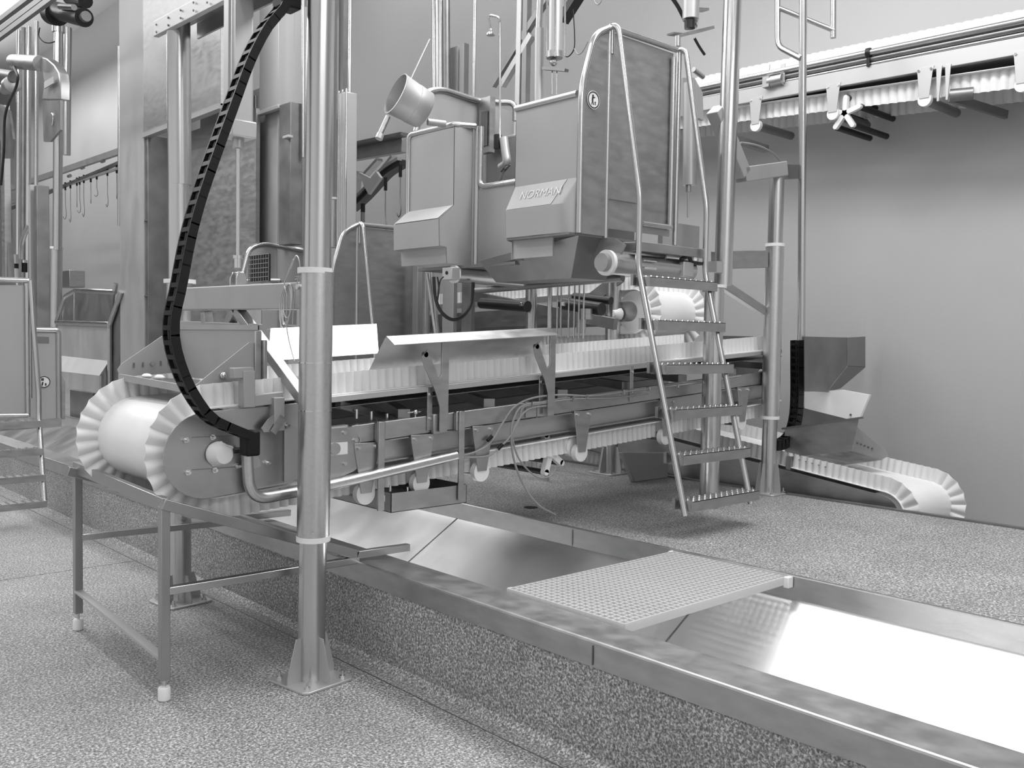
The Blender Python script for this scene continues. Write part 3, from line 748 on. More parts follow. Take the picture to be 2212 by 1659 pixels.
    tubep('corner_post', fillet([(xf, yb_, 2.11), (xf, yb_, 2.93), (xf+.10, yb_, 3.24), (xf+.24, yb_, 3.31), (4.13, yb_-.005, 3.325)], .09))
    tubep('door_post', [(4.115, yb_, 2.10), (4.115, yb_, 3.30)], .013)
    tubep('rail', [(4.14, yb_, 3.31), (4.735, yb_, 3.315)])
    tubep('door_post', [(4.70, yb_-.01, 2.20), (4.70, yb_-.01, 3.26)], .015)
    tubep('door_post', [(4.765, yb_, 2.11), (4.765, yb_, 3.30)], .017)
    tubep('rail', [(4.43, yb_-.01, 2.215), (4.71, yb_-.01, 2.215)], .017)
    MB().box((4.13, yb_-.001, 2.328), (4.40, yb_+.003, 2.332)).build('sheet_seam', M['dark'], t)
    MB().tube((4.35, 4.50, 2.1), (4.35, 4.50, 2.93), .035, 20).build('inner_post', M['tube'], t)
    tubep('rail', fillet([(xr, y2-.02, 1.995), (xr, y2-.02, 2.905)], .02), .021)
    tubep('rail', fillet([(xr, y2-.055, 2.90), (xr, y2-.055, 2.505), (xr, y1-.02, 2.50)], .05))
    tubep('rail', fillet([(xf, y3, 2.10), (xf, y3, 2.90), (xf+.01, y2+.03, 2.90), (xr-.02, y2-.02, 2.905)], .05))
    tubep('rail', fillet([(xf+.06, y3, 2.93), (xf+.14, y3, 3.22), (xf+.28, y3, 3.265), (4.55, y3-.02, 3.235), (4.70, y3-.2, 3.23), (4.70, y3-.2, 3.1)], .1), .022)
    tubep('rail', [(4.62, 3.9, 2.96), (4.62, y3, 2.96)])
    # round no-entry style pictogram
    c = V((3.985, yb_-.003, 2.87))
    d = MB().tube(c, c-V((0, .002, 0)), .052, 32).build('pictogram', M['paper'], t)
    MB().ring(c-V((0, .001, 0)), c-V((0, .0035, 0)), .048, .041, 32).build('pictogram_ring', M['inkdark'], d)
    mb = MB(); mb.ball(c+V((-.006, -.003, .023)), .008, 5, (1, .2, 1))
    for a, b, ww in (((-.008, .014), (-.01, -.006), .013), ((-.01, .012), (.012, .016), .006), ((-.010, -.006), (-.016, -.028), .006), ((-.008, -.006), (.001, -.028), .006), ((.010, -.008), (.016, -.026), .005), ((.016, -.008), (.012, -.026), .004)):
        mb.bar(c+V((a[0], -.003, a[1])), c+V((b[0], -.003, b[1])), .001, ww, (1, 0, .01))
    mb.build('pictogram_figure', M['inkdark'], d)
    if ladder:
        xl, xr2 = 4.135, 4.766; yt, yv, yl = 3.705, 3.47, 3.10
        for x in (xl, xr2):
            st = MB().path(fillet([(x, yt, 3.16 if x == xl else 3.2), (x, yt, 3.325), (x, yt-.05, 3.30), (x, yv, 2.32), (x, yv, 1.93), (x, yl, .555)], .05), .0175, 14)
            st.build('ladder_stile', M['tube'], t)
        for k, pyz in enumerate((597, 695, 793, 889, 984, 1094)):
            # step heights follow an even rise
            z = 1.868-k*.2465
            y = yv+(yl-yv)*(1.93-z)/(1.93-.555)
            st = MB(); x0_, x1_ = xl+.02, xr2+.03
            st.box((x0_, y-.055, z-.055), (x1_, y-.052, z)); st.box((x0_, y+.052, z-.045), (x1_, y+.055, z)); st.box((x0_, y-.055, z-.003), (x1_, y+.055, z))
            st.box((x0_-.003, y-.055, z-.055), (x0_, y+.055, z)); st.box((x1_, y-.055, z-.055), (x1_+.003, y+.055, z))
            st.bar((x0_-.03, y+.04, z-.05), (x0_-.03, y+.04, z+.012), .02, .03)
            tb_ = st; tb_.ci = 1
            for i in range(12):
                for jj in range(3):
                    tb_.lathe((x0_+.03+i*(x1_-x0_-.06)/11, y-.038+jj*.038, z), (0, 0, 1), [(0, .009), (.006, .006), (.009, .004)], 8)
            st.build('ladder_step', M['steel'], t, mat2=M['bright'])
        # toe board / landing
        MB().box((4.19, 3.50, 2.02), (4.80, 3.70, 2.075)).build('landing', M['steel'], t, bev=.004)
        # sliding carriage cylinder below, along x
        a = V((4.02, 3.60, 1.945))
        MB().tube(a, a+V((.76, 0, 0)), .064, 32).build('slide_tube', M['sleeve'], t)
        MB().ring(a-V((.02, 0, 0)), a+V((.004, 0, 0)), .073, .05, 32).build('nylon_ring', M['nylon'], t)
        MB().tube(a-V((.055, 0, 0)), a-V((.0, 0, 0)), .052, 28).build('tube_end', M['plate'], t)
        for bx_ in (4.10, 4.50): MB().prism([(bx_, 3.62, 1.92), (bx_, 3.78, 2.0), (bx_, 3.78, 2.09), (bx_, 3.62, 2.09), (bx_, 3.54, 2.05)], (.012, 0, 0)).build('tube_bracket', M['steel'], t)
        MB().box((4.62, 3.52, 1.90), (4.72, 3.60, 1.99)).build('end_block', M['alu'], t, bev=.004)
        for dz in (-.02, .02):
            MB().tube((4.26, 3.53, 1.95+dz), (4.37, 3.53, 1.95+dz), .005, 8).build('bolt', M['bright'], t)
        MB().path(smooth([(4.60, 3.53, 2.0), (4.66, 3.52, 2.02), (4.72, 3.53, 1.99), (4.82, 3.54, 1.99)]), .012, 8).build('hose', M['rubber'], t)
        MB().box((4.70, 3.505, 2.0), (4.73, 3.52, 2.03)).build('hose_clip', M['nylon'], t)
    # second slide tube under left box
    a = V((3.93, 4.86, 1.925))
    MB().tube(a, a+V((.62, 0, -.01)), .052, 28).build('slide_tube', M['sleeve'], t)
    MB().ring(a-V((.02, 0, 0)), a+V((.0, 0, 0)), .058, .04, 28).build('nylon_ring', M['nylon'], t)
    MB().box((3.85, 4.80, 1.885), (3.92, 4.90, 1.965)).build('tube_block', M['alu'], t, bev=.004)
    MB().tube((3.846, 4.85, 1.93), (3.85, 4.85, 1.93), .012, 12).build('block_hole', M['black'], t)
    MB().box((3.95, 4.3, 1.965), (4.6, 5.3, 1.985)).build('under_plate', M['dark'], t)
    return t
plat = make_platform('tall steel work platform with boarding ladder, centre right, round pictogram on its side')
# lettering on the platform's sloping label
def text(s, loc, right, upv, size, m, parent, nm='lettering'):
    cu = bpy.data.curves.new(nm, 'FONT'); cu.body = s; cu.size = size; cu.extrude = .0004; cu.align_x = 'LEFT'
    o = bpy.data.objects.new(nm, cu); COL.objects.link(o)
    x = V(right).normalized(); y = V(upv).normalized(); z = x.cross(y)
    mw = Matrix((x, y, z)).transposed().to_4x4(); mw.translation = V(loc)-parent.location
    bpy.context.view_layer.update()
    me = bpy.data.meshes.new_from_object(o.evaluated_get(bpy.context.evaluated_depsgraph_get())); bpy.data.objects.remove(o)
    me.materials.clear(); me.materials.append(m)
    o = bpy.data.objects.new(nm, me); COL.objects.link(o); o.parent = parent; o.matrix_local = mw; return o
sl = V((-.075, 0, -.15)).normalized(); pa = V((3.889-.075*.62-.006, 4.155, 2.425-.15*.62+.004))
text('NORMAN', pa, (0, -1, 0), -sl, .078, M['ink'], plat)
p2 = dup(plat, (0, 2.615, -.922), 'steel work platform with arched handrail behind the foreground pole, lowered position', skip=('pictogram', 'lettering', 'ladder_step', 'landing'))

# ------------------------------------------------------------------ columns of the centre platform
def column(base, r, h, label, sl=None, plate=True, off=(0, 0), m='tube'):
    t = thing('support_column', label, 'column', base)
    b = V(base); MB().tube(b, b+V((off[0], off[1], h)), r, 28).build('shaft', M[m], t)
    if plate: base_plate(t, b, 0, r*2.1, .22, 4, r, .012)
    if sl:
        z0, z1 = sl
        MB().tube(b+V((0, 0, z0)), b+V((0, 0, z1)), r*1.22, 28).build('sleeve', M['sleeve'], t)
        for z in (z0, z1): MB().ring(b+V((0, 0, z-.01)), b+V((0, 0, z+.012)), r*1.3, r, 28).build('nylon_ring', M['nylon'], t)
    return t
RF = RZ
column((5.87, 3.68, RF), .052, 2.24, 'steel column with white ringed sleeve near the right wall', (.545, 1.765))
column((5.05, 3.60, RF), .062, 1.42, 'steel column standing behind the boarding ladder', None, plate=False)
cc = thing('column_head', 'light round cap flange and upper tube above the ladder column', 'column', (5.05, 3.60, 1.86))
MB().tube((5.05, 3.6, 1.852), (5.05, 3.6, 1.872), .078, 28).build('flange', M['nylon'], cc)
MB().tube((5.12, 3.585, 1.872), (5.15, 3.58, 4.6), .058, 28).build('upper_tube', M['tube'], cc)
MB().box((5.0, 3.55, 1.95), (5.06, 3.62, 2.02)).build('side_block', M['alu'], cc)
column((5.72, 5.05, RF), .062, 1.60, 'steel column with gusseted foot beyond the white belt, under the platform', None)
column((5.35, 5.62, RF), .05, 1.62, 'bright steel column under the left slide tube of the centre platform', None)
# upper-right Z bracket on the right column
zb = thing('swan_neck_bracket', 'square steel swan neck bracket on top of the right column', 'bracket', (5.8, 3.7, 2.8))
mb = MB(); mb.bar(P(1545, 235, 'y', 3.64), P(1603, 378, 'y', 3.64), .09, .10, (1, 0, 0)); mb.bar(P(1600, 378, 'y', 3.64), P(1690, 365, 'y', 3.64), .09, .10)
mb.build('arm', M['panel'], zb, bev=.006); mb = MB().bar(P(1690, 372, 'y', 3.7), P(1715, 372, 'y', 3.75), .08, .10); mb.build('arm_tip', M['dark'], zb)
mb = MB().bar(P(1545, 562, 'y', 3.72), P(1650, 560, 'y', 3.72), .07, .12); 
tag(mb.build('cross_rail', M['steel'], bev=.004), 'horizontal steel box rail joining the ladder column to the right column', 'rail')
mb = MB().bar(P(1556, 612, 'y', 3.72), P(1648, 672, 'y', 3.72), .05, .06)
tag(mb.build('diagonal_brace', M['steel'], bev=.004), 'slanting steel brace below the box rail right of the ladder', 'brace')

# ------------------------------------------------------------------ thin guide tubes top right
gt = thing('cable_tube', 'long thin vertical steel tube hanging in front of the right wall', 'tube', (6.2, 3.7, 1.6))
mb = MB().tube(P(1731, 742, 'y', 3.70), P(1735, -40, 'y', 3.70), .028, 20); mb.build('tube', M['tube'], gt)
cp = [P(x, y, 'y', 3.70) for x, y in ((1722, 735), (1722, 790), (1722, 850), (1719, 900), (1708, 940), (1690, 958), (1668, 962))]
chain('cable_chain', cp, 'short black cable chain curling under the thin right tube', lw=.075, depth=.07, pitch=.05)
tf = thing('hanging_ladder', 'tubular steel rung frame at the top right edge above the wall conveyor', 'ladder', (6.3, 3.6, 3.8))
pts = fillet([P(1680, -60, 'x', 6.2), P(1680, 100, 'x', 6.2), P(1730, 126, 'y', 3.7)], .06)
MB().path(pts, .021, 12).build('stile', M['tube'], tf)
pts = [P(1800, -60, 'x', 6.4), P(1800, 82, 'x', 6.4)]
MB().path(pts, .021, 12).build('stile', M['tube'], tf)
MB().path([P(1684, 18, 'x', 6.2), P(1802, 66, 'x', 6.4)], .018, 12).build('rung', M['tube'], tf)

# ------------------------------------------------------------------ conveyor along the right wall
WXN = 6.85; WXF = 7.33
wc = thing('wall_conveyor', 'elevated white corrugated belt conveyor running high along the right wall', 'conveyor', (7, 3, 3.4))
def wl(px, py): return P(px, py, 'x', WXN)
yA, yB_ = 6.5, .6
def wz(z_at_45, slope): return lambda y: z_at_45+(4.6-y)*slope
def lin(p0, p1): 
    a, b = wl(*p0), wl(*p1); k = (b.z-a.z)/(b.y-a.y); return lambda y: a.z+(y-a.y)*k
z_top = lin((1580, 148), (2212, 15)); z_topb = lin((1580, 172), (2212, 40))
z_b1 = lin((1580, 205), (2212, 84)); z_b0 = lin((1580, 228), (2212, 118))
z_l1 = lin((1580, 232), (2212, 140)); z_l0 = lin((1580, 262), (2212, 185))
def run(yA, yB_, zf, h, x, amp=.011, lam=.066):
    L = yA-yB_; n = int(L/.006); vs = []; fs = []
    for i in range(n+1):
        y = yA-L*i/n; a = 2*PI*(L*i/n)/lam; w_ = 1-2*abs(math.sin(a/2))**.75
        for t_ in (0, 1): vs.append((x+amp*w_, y, zf(y)+h(y)*t_))
    return MB().add(vs, [(2*i, 2*i+1, 2*i+3, 2*i+2) for i in range(n)])
def hh(a, b): return lambda y: a(y)-b(y)
for x in (WXN+.05, WXF):
    run(yA, yB_, z_topb, hh(z_top, z_topb), x).build('corrugated_sidewall', M['wave'], wc, solid=.003, ang=80)
    run(yA, yB_, z_l0, hh(z_l1, z_l0), x).build('corrugated_sidewall', M['wave'], wc, solid=.003, ang=80)
mb = MB()
for zf in (z_topb, z_l1): mb.add([(WXN, yA, zf(yA)), (WXN, yB_, zf(yB_)), (WXF+.03, yB_, zf(yB_)), (WXF+.03, yA, zf(yA))], [(0, 1, 2, 3)])
mb.build('belt', M['white'], wc, solid=.005)
MB().bar((WXN-.02, yA, (z_b1(yA)+z_b0(yA))/2), (WXN-.02, yB_, (z_b1(yB_)+z_b0(yB_))/2), .05, .115).build('side_beam', M['alu'], wc, bev=.004)
MB().bar((WXF, yA, (z_b1(yA)+z_b0(yA))/2), (WXF, yB_, (z_b1(yB_)+z_b0(yB_))/2), .05, .115).build('side_beam', M['steel'], wc)
for k, (o, rr, m_) in enumerate(((-.03, .024, 'tube'), (-.075, .02, 'dark'), (-.112, .014, 'tube'))):
    MB().tube((WXN-.03-.02*(k == 0), yA, z_topb(yA)+o), (WXN-.03-.02*(k == 0), yB_, z_topb(yB_)+o), rr, 16).build('pipe', M[m_], wc)
MB().add([(WXN+.02, yA, z_b0(yA)), (WXN+.02, yB_, z_b0(yB_)), (WXF, yB_, z_b0(yB_)-.01), (WXF, yA, z_b0(yA)-.01)], [(0, 1, 2, 3)]).build('slider_bed', M['steel'], wc, solid=.004)
for (px, py) in ((1884, 105),):
    a = wl(px, py)
    mb = MB().ring((WXN-.05, a.y-.015, z_topb(a.y)-.03), (WXN-.05, a.y+.015, z_topb(a.y)-.03), .036, .02, 16); mb.box((WXN-.06, a.y-.012, z_topb(a.y)-.13), (WXN-.03, a.y+.012, z_topb(a.y)-.05)); mb.build('pipe_clip', M['rubber'], wc)
for px in (1640, 1806, 2003, 2212):
    a = wl(px, 200); y = a.y; z = z_b0(y)
    h = MB().prism([(WXN-.05, y+.065, z+.02), (WXN-.05, y-.065, z+.02), (WXN-.05, y-.055, z-.02), (WXN-.05, y-.035, z-.20), (WXN-.05, y+.035, z-.20), (WXN-.05, y+.055, z-.02)], (.006, 0, 0)).build('roller_hanger', M['alu'], wc, bev=.001)
    MB().tube((WXN-.045, y, z-.21), (WXN-.01, y, z-.21), .048, 24).build('roller_cheek', M['nylon'], h)
    MB().tube((WXN-.01, y, z-.21), (WXF+.03, y, z-.21), .034, 16).build('return_roller', M['dark'], h)
    for dy in (-.045, .045): MB().tube((WXN-.05, y+dy, z), (WXN-.056, y+dy, z), .010, 6).build('bolt', M['bright'], h)
a = wl(1826, 245); c = V((WXN, a.y, a.z)); mb = MB()
for k in range(5):
    an = .35+2*PI*k/5; d = V((0, math.cos(an), math.sin(an))); mb.bar(c, c+d*.12, .035, .036, d.cross(V((1, 0, 0)))); mb.tube(c+d*.12-V((.017, 0, 0)), c+d*.12+V((.017, 0, 0)), .018, 12)
mb.build('star_wheel', M['nylon'], wc)
for k in range(5):
    an = .35+2*PI*k/5; d = V((0, math.cos(an), math.sin(an)))*.12
    MB().tube(c+d+V((.018, 0, 0)), c+d+V((.55, 0, 0)), .024, 14).build('beater_bar', M['rubber'], wc)
for px in (2036, 2055):
    a = wl(px, 150); mb = MB().prism([(WXN-.06, a.y+.02, z_b0(a.y)+.01), (WXN-.06, a.y-.02, z_b0(a.y)+.01), (WXN-.06, a.y-.008, z_b0(a.y)-.24), (WXN-.06, a.y+.008, z_b0(a.y)-.24)], (.012, 0, 0)); mb.build('spring_arm', M['alu'], wc, bev=.002)
mb = MB(); c = wl(2045, 125)
for rr in (.05, .058): mb.path([c+V((-.03, math.cos(t*PI/10)*rr, math.sin(t*PI/10)*rr*.9)) for t in range(-2, 14)], .003, 6)
mb.build('coiled_cable', M['hosegrey'], wc)
a = wl(2090, 200); MB().tube(a+V((0, .12, 0)), a+V((.05, -.02, 0)), .045, 20).build('motor_drum', M['dark'], wc)
a = wl(2115, 215); MB().bar(a+V((0, .2, .05)), a+V((.5, 0, -.02)), .03, .06).build('scraper_bar', M['dark'], wc)
a = wl(1682, 178); mb = MB().tube(a+V((-.06, .05, 0)), a+V((-.06, -.08, 0)), .045, 20); mb.box((a.x-.1, a.y+.03, a.z-.045), (a.x-.02, a.y+.09, a.z+.04)); mb.build('sensor_box', M['steel'], wc)
MB().tube(a+V((-.06, .05, .03)), a+V((-.06, .05, .14)), .004, 8).build('sensor_wire', M['bright'], wc)
MB().box((a.x-.06, a.y-.09, z_b1(a.y)-.0), (a.x-.05, a.y-.05, z_topb(a.y)+.02)).build('beam_strap', M['alu'], wc)
for y in (5.9, 1.2):
    MB().bar((WXF+.02, y, z_b0(y)), (WX, y, z_b0(y)), .05, .05).build('wall_bracket', M['steel'], wc)

# ------------------------------------------------------------------ descending conveyor in the channel at the right
pcv = thing('channel_conveyor', 'white corrugated belt conveyor ending low by the wall at right', 'conveyor', (6.4, 3.5, .4))
def channel_conv(t, x0, x1, yE, zE, yS, zS, R=.16, h=.10, pr=.02):
    d = V((0, yS-yE, zS-zE)); L = d.length; d.normalize(); n = V((0, -d.z, d.y)); c = V((0, yE, zE))
    pts = []; s = 0; ds = .005
    m = int(L/ds)
    for i in range(m): pts.append((c+d*L*(1-i/m)+n*R, n, i*L/m))
    s = L; k = int(PI*R/ds)
    for i in range(k): th = PI*i/k; v = n*math.cos(th)-d*math.sin(th); pts.append((c+v*R, v, s+i*PI*R/k))
    s += PI*R
    for i in range(m+1): pts.append((c+d*L*i/m-n*R, -n, s+i*L/m))
    vs = []
    for p, nm, q in pts[::4]: vs += [p+V((x0, 0, 0)), p+V((x1, 0, 0))]
    MB().add(vs, [(2*i, 2*i+1, 2*i+3, 2*i+2) for i in range(len(vs)//2-1)]).build('belt', M['white'], t, solid=.005)
    for x in (x0+.02, x1-.02):
        vs = []
        for p, nm, q in pts:
            a = 2*PI*q/.052; w_ = 1-2*abs(math.sin(a/2))**.75
            for tt_ in (0, .5, 1): vs.append(p+nm*h*tt_+V((x+.010*w_, 0, 0)))
        MB().add(vs, [(3*i+k2, 3*i+k2+1, 3*i+k2+4, 3*i+k2+3) for i in range(len(pts)-1) for k2 in (0, 1)]).build('corrugated_sidewall', M['wave'], t, solid=.003, ang=80)
    MB().lathe((x0+.03, yE, zE), (1, 0, 0), [(0, R-.01), (x1-x0-.06, R-.01)], 36).build('end_roller', M['white'], t)
    for x in (x0-.035, x1+.03):
        a = c+V((x, 0, 0)); arc = []
        for i in range(13):
            th = PI*i/12; v = n*math.cos(th)-d*math.sin(th); arc.append(a+v*(R-pr))
        MB().prism(arc+[a+d*L-n*(R-pr-.01), a+d*L+n*(R-pr-.01)], (.006, 0, 0)).build('side_plate', M['steel'], t)
channel_conv(pcv, 6.10, 6.86, 2.95, .36, 6.4, .78)
# hoppers / chutes above it
hp1 = thing('discharge_hopper', 'dark steel discharge hopper at the right end of the main conveyor', 'hopper', (6.8, 3.9, 1.3))
fr_ = [P(x, y, 'y', 3.60) for x, y in ((1738, 727), (1830, 729), (1830, 790), (1785, 847), (1738, 845))]
bk_ = [P(1868, 727, 'y', 3.77), P(1868, 793, 'y', 3.77), P(1815, 838, 'y', 3.77)]
mb = MB(); mb.prism(fr_, (0, .005, 0)); mb.build('front_wall', M['dark'], hp1)
q = [fr_[1], bk_[0], bk_[1], fr_[2]]; mb = MB().add(q, [(0, 1, 2, 3)]); mb.add([fr_[2], bk_[1], bk_[2], fr_[3]], [(0, 1, 2, 3)]); mb.build('end_wall', M['dark'], hp1, solid=.005)
mb = MB().prism([p+V((0, .72, 0)) for p in fr_], (0, .005, 0)); mb.build('rear_wall', M['dark'], hp1)
ws = thing('chute_liner', 'white plastic chute liner sheet leaning above the lower steel hopper', 'liner', (6.8, 3.5, .95))
q = [P(x, y, 'x', 6.55) for x, y in ((1738, 847), (1818, 842), (1878, 853), (1858, 900), (1842, 908), (1738, 882))]
MB().prism(q, (.03, 0, 0)).build('sheet', M['white'], ws)
a = P(1838, 896, 'x', 6.545); MB().tube(a, a-V((.006, 0, 0)), .008, 10).build('screw', M['dark'], ws)
lh = thing('receiving_hopper', 'open steel receiving hopper with flared wedge side above the channel conveyor', 'hopper', (6.4, 3.4, .8))
def px_(x, y, X=6.12): return P(x, y, 'x', X)
mb = MB().prism([px_(*c_) for c_ in ((1695, 925), (1855, 903), (1852, 918), (1840, 975), (1725, 985), (1695, 975))], (.005, 0, 0)); mb.build('front_wall', M['steel'], lh)
MB().bar(px_(1690, 926), px_(1864, 902), .02, .014).build('rim', M['dark'], lh)
mb = MB().prism([P(x, y, 'x', 6.75) for x, y in ((1720, 875), (1850, 905), (1840, 975), (1720, 980))], (.005, 0, 0)); mb.build('rear_wall', M['dark'], lh)
mb = MB().prism([P(x, y, 'x', 6.70) for x, y in ((1852, 922), (1915, 975), (1918, 985), (1905, 993), (1785, 1012), (1785, 985), (1840, 975))], (.005, 0, 0)); mb.build('wedge_side', M['panel'], lh)
mb = MB().add([px_(1700, 985), px_(1790, 1010), P(1905, 993, 'x', 6.70), P(1840, 975, 'x', 6.70)], [(0, 1, 2, 3)]); mb.build('chute_floor', M['steel'], lh, solid=.004)
for i in range(5):
    a = P(1852+i*8, 957+i*3, 'x', 6.695); MB().tube(a, a-V((.006, 0, 0)), .007, 8).build('hole', M['dark'], lh)
MB().bar(px_(1708, 985), px_(1703, 1060), .04, .05, (1, 0, 0)).build('leg', M['steel'], lh)

# ------------------------------------------------------------------ second belt conveyor behind the main one, ending behind the ladder
c2 = thing('belt_conveyor', 'white corrugated belt conveyor behind the ladder with its rounded end drum', 'conveyor', (5.6, 5.2, 1.7))
channel_conv(c2, 5.80, 6.42, 4.92, 1.74, 9.5, 1.60, R=.18, h=.10, pr=.10)
a = P(1365, 690, 'y', 4.6)
hb2 = MB().lathe(V((5.75, 5.02, 1.72)), (-1, 0, 0), [(0, .055), (.03, .055), (.05, .045), (.08, .03)], 14).build('hub_cap', M['nylon'], c2)
MB().bar((5.70, 4.95, 2.02), (5.70, 5.50, 1.72), .02, .10, (0, 1, 0)).build('brace_plate', M['dark'], c2)

# under-platform pipework and odds and ends
def pipe(nm, pts, r, m, label, cat='pipe', n=14, fl=None):
    q = fillet(pts, fl) if fl else pts
    return tag(MB().path(q, r, n).build(nm, M[m]), label, cat)
pipe('cross_pipe', [P(1028, 628, 'x', 4.55), P(1345, 600, 'x', 4.55)], .024, 'dark', 'horizontal pipe passing below the centre platform towards the ladder')
pipe('vertical_pipe', [(5.0, 5.05, RZ), (5.0, 5.05, 1.95)], .018, 'tube', 'thin vertical pipe between the two columns below the platform')
mb = MB().path(smooth([P(x, y, 'y', 4.80) for x, y in ((937, 598), (940, 640), (952, 672), (975, 690), (1000, 683), (1018, 655), (1022, 610))], 8), .0115, 10)
tag(mb.build('hose', M['rubber']), 'black hose hanging in a loop below the left box of the platform', 'hose')
mb = MB().path(smooth([P(x, y, 'y', 4.83) for x, y in ((945, 598), (948, 625), (944, 655), (950, 610), (958, 598))], 8), .005, 8)
tag(mb.build('hose', M['rubber']), 'thin black hose beside the larger hanging hose loop', 'hose')
# post behind left box
ps = thing('door_frame', 'grey steel upright frame standing behind the white belt left of the hose loop', 'frame', (4.4, 6.2, RZ))
def vbar(px, py0, py1, x, w_, d_, m, t, nm='upright'):
    a = P(px, py0, 'x', x); b = P(px, py1, 'x', x); c = V((x, a.y, 0))
    return MB().box((x, a.y-w_/2, b.z), (x+d_, a.y+w_/2, a.z)).build(nm, M[m], t, bev=.003)
vbar(897, 568, 745, 4.6, .07, .05, 'panel', ps); vbar(917, 568, 745, 4.6, .03, .05, 'bright', ps); vbar(968, 600, 745, 4.7, .14, .04, 'alu', ps); vbar(1008, 600, 745, 4.75, .12, .04, 'dark', ps)
pipe('leaning_rod', [P(922, 590, 'y', 5.1), P(940, 720, 'y', 5.1)], .010, 'tube', 'thin leaning steel rod below the left slide tube', 'rod')
# drive gear cluster
dg = thing('drive_unit', 'dark drive motor and gear housing below the platform between the columns', 'motor', (4.9, 5.6, 1.6))
for (xa, ya, xb2, yb2, X, r) in ((1040, 655, 1140, 662, 5.2, .045), (1215, 655, 1300, 668, 5.3, .05), (1240, 640, 1320, 650, 5.4, .03)):
    a, b = P(xa, ya, 'x', X), P(xb2, yb2, 'x', X); MB().tube(a, b, r, 16).build('housing', M['blackmetal'], dg)
for px in (1230, 1242, 1252, 1262, 1205, 1213):
    a = P(px, 610, 'x', 5.15); MB().tube(a, a-V((0, 0, .42)), .007, 8).build('tie_rod', M['bright'], dg)
for px, py in ((1126, 657), (1217, 657)):
    a = P(px, py, 'x', 5.1); MB().box(a-V((.01, .014, .014)), a+V((.01, .014, .014))).build('switch', M['bright'], dg, bev=.003)
a = P(1265, 690, 'x', 5.2); MB().tube(a, a+V((0, 0, .08)), .05, 8).build('gearbox', M['steel'], dg)
a = P(1255, 720, 'x', 5.2); MB().bar(a, a+V((0, 0, .16)), .05, .05).build('bracket', M['steel'], dg)
a, b = P(1025, 640, 'x', 5.6), P(1330, 700, 'x', 5.6)
tag(MB().bar(a, b, .05, .09).build('frame_rail', M['dark'], bev=.004), 'dark horizontal frame rail behind the columns below the platform', 'rail')
# dark machinery under the far end of the main conveyor (on raised floor)
um = thing('tank_base', 'dark low machine base on the raised floor behind the ladder foot', 'machine', (5.3, 4.9, RZ))
MB().box((5.25, 6.2, RZ), (5.9, 7.6, .78)).build('body', M['dark'], um, bev=.02)
mb = MB().prism([(5.5, 4.6, RZ+.0), (5.9, 4.6, RZ+.0), (5.9, 4.6, RZ+.20), (5.35, 4.6, RZ+.24)], (0, .05, 0)); mb.build('side_cover', M['panel'], um, bev=.01)
dr = tag(MB().lathe((4.13, 4.31, RZ), (0, 0, 1), [(0, .045), (.002, .045), (.003, .04)], 24).build('floor_drain', M['black']), 'small round black drain hole in the raised floor by the trough', 'drain')

# ------------------------------------------------------------------ things on / over the centre platform
bk = thing('steel_bucket', 'tilted steel bucket with open mouth hung over the left corner of the platform', 'bucket', (3.5, 4.6, 2.9))
bot = P(924, 243, 'y', 4.90); mouth = CO+ray(860, 205)*((bot-CO).dot(CF)-.11)
ax = (bot-mouth).normalized(); Lb = (bot-mouth).length
mth = mouth-ax*.02
pf = [(0, .132), (.002, .137), (.01, .134), (Lb*.55, .125), (Lb*.56, .128), (Lb*.95, .122), (Lb, .112), (Lb+.004, .0)]
n = 36
A, B = frame(ax); mb = MB(); vs = []
for tt_, R_ in pf+[(Lb-.002, 0), (Lb-.004, .108), (.0, .131)]:
    for k in range(n):
        th = 2*PI*k/n; vs.append(mth+ax*tt_+A*math.cos(th)*R_+B*math.sin(th)*R_)
rows = len(pf)+3
mb.add(vs, [(i*n+k, i*n+(k+1) % n, (i+1)*n+(k+1) % n, (i+1)*n+k) for i in range(rows-1) for k in range(n)]+[((rows-1)*n+k, (rows-1)*n+(k+1) % n, (k+1) % n, k) for k in range(n)])
mb.build('shell', M['alu'], bk, ang=40)
MB().tube(bot+V((0, 0, -.06)), P(962, 268, 'y', 4.86), .022, 14).build('spout', M['panel'], bk)
rd = [P(818, 296, 'y', 4.95), P(838, 252, 'y', 4.95)]
MB().tube(rd[0], rd[1], .017, 12).build('handle', M['steel'], bk)
MB().tube(P(886, 175, 'y', 4.95), P(928, 85, 'y', 4.95), .006, 8).build('handle_rod', M['steel'], bk)
MB().tube(P(818, 300, 'y', 4.95), P(822, 290, 'y', 4.95), .024, 12).build('handle_end', M['alu'], bk)

hs = thing('shower_pipe', 'thin bent steel pipe with small spray head beside the platform', 'pipe', (4.3, 4.6, 3.0))
X = 4.35
MB().path(fillet([P(x, y, 'x', X) for x, y in ((1080, 300), (1080, 37), (1054, 32), (1060, 62))], .04), .008, 10).build('pipe', M['bright'], hs)
a = P(1060, 62, 'x', X); MB().lathe(a, (0, 0, -1), [(0, .008), (.01, .014), (.02, .012), (.035, .03), (.045, .03)], 14).build('spray_head', M['bright'], hs)
ht = thing('hand_tool', 'hanging handheld tool with grey grip inside the platform opening', 'tool', (4.3, 4.6, 2.7))
mb = MB().path(fillet([P(x, y, 'x', X) for x, y in ((1088, 298), (1092, 330), (1096, 352), (1082, 362))], .04), .030, 14); mb.build('grip', M['alu'], ht)
a = P(1075, 307, 'x', X); MB().tube(a+V((0, 0, .05)), a-V((0, 0, .045)), .028, 14).build('valve_body', M['blackmetal'], ht)
MB().bar(P(1096, 350, 'x', X), P(1082, 366, 'x', X), .05, .04, (1, 0, 0)).build('nozzle', M['dark'], ht)
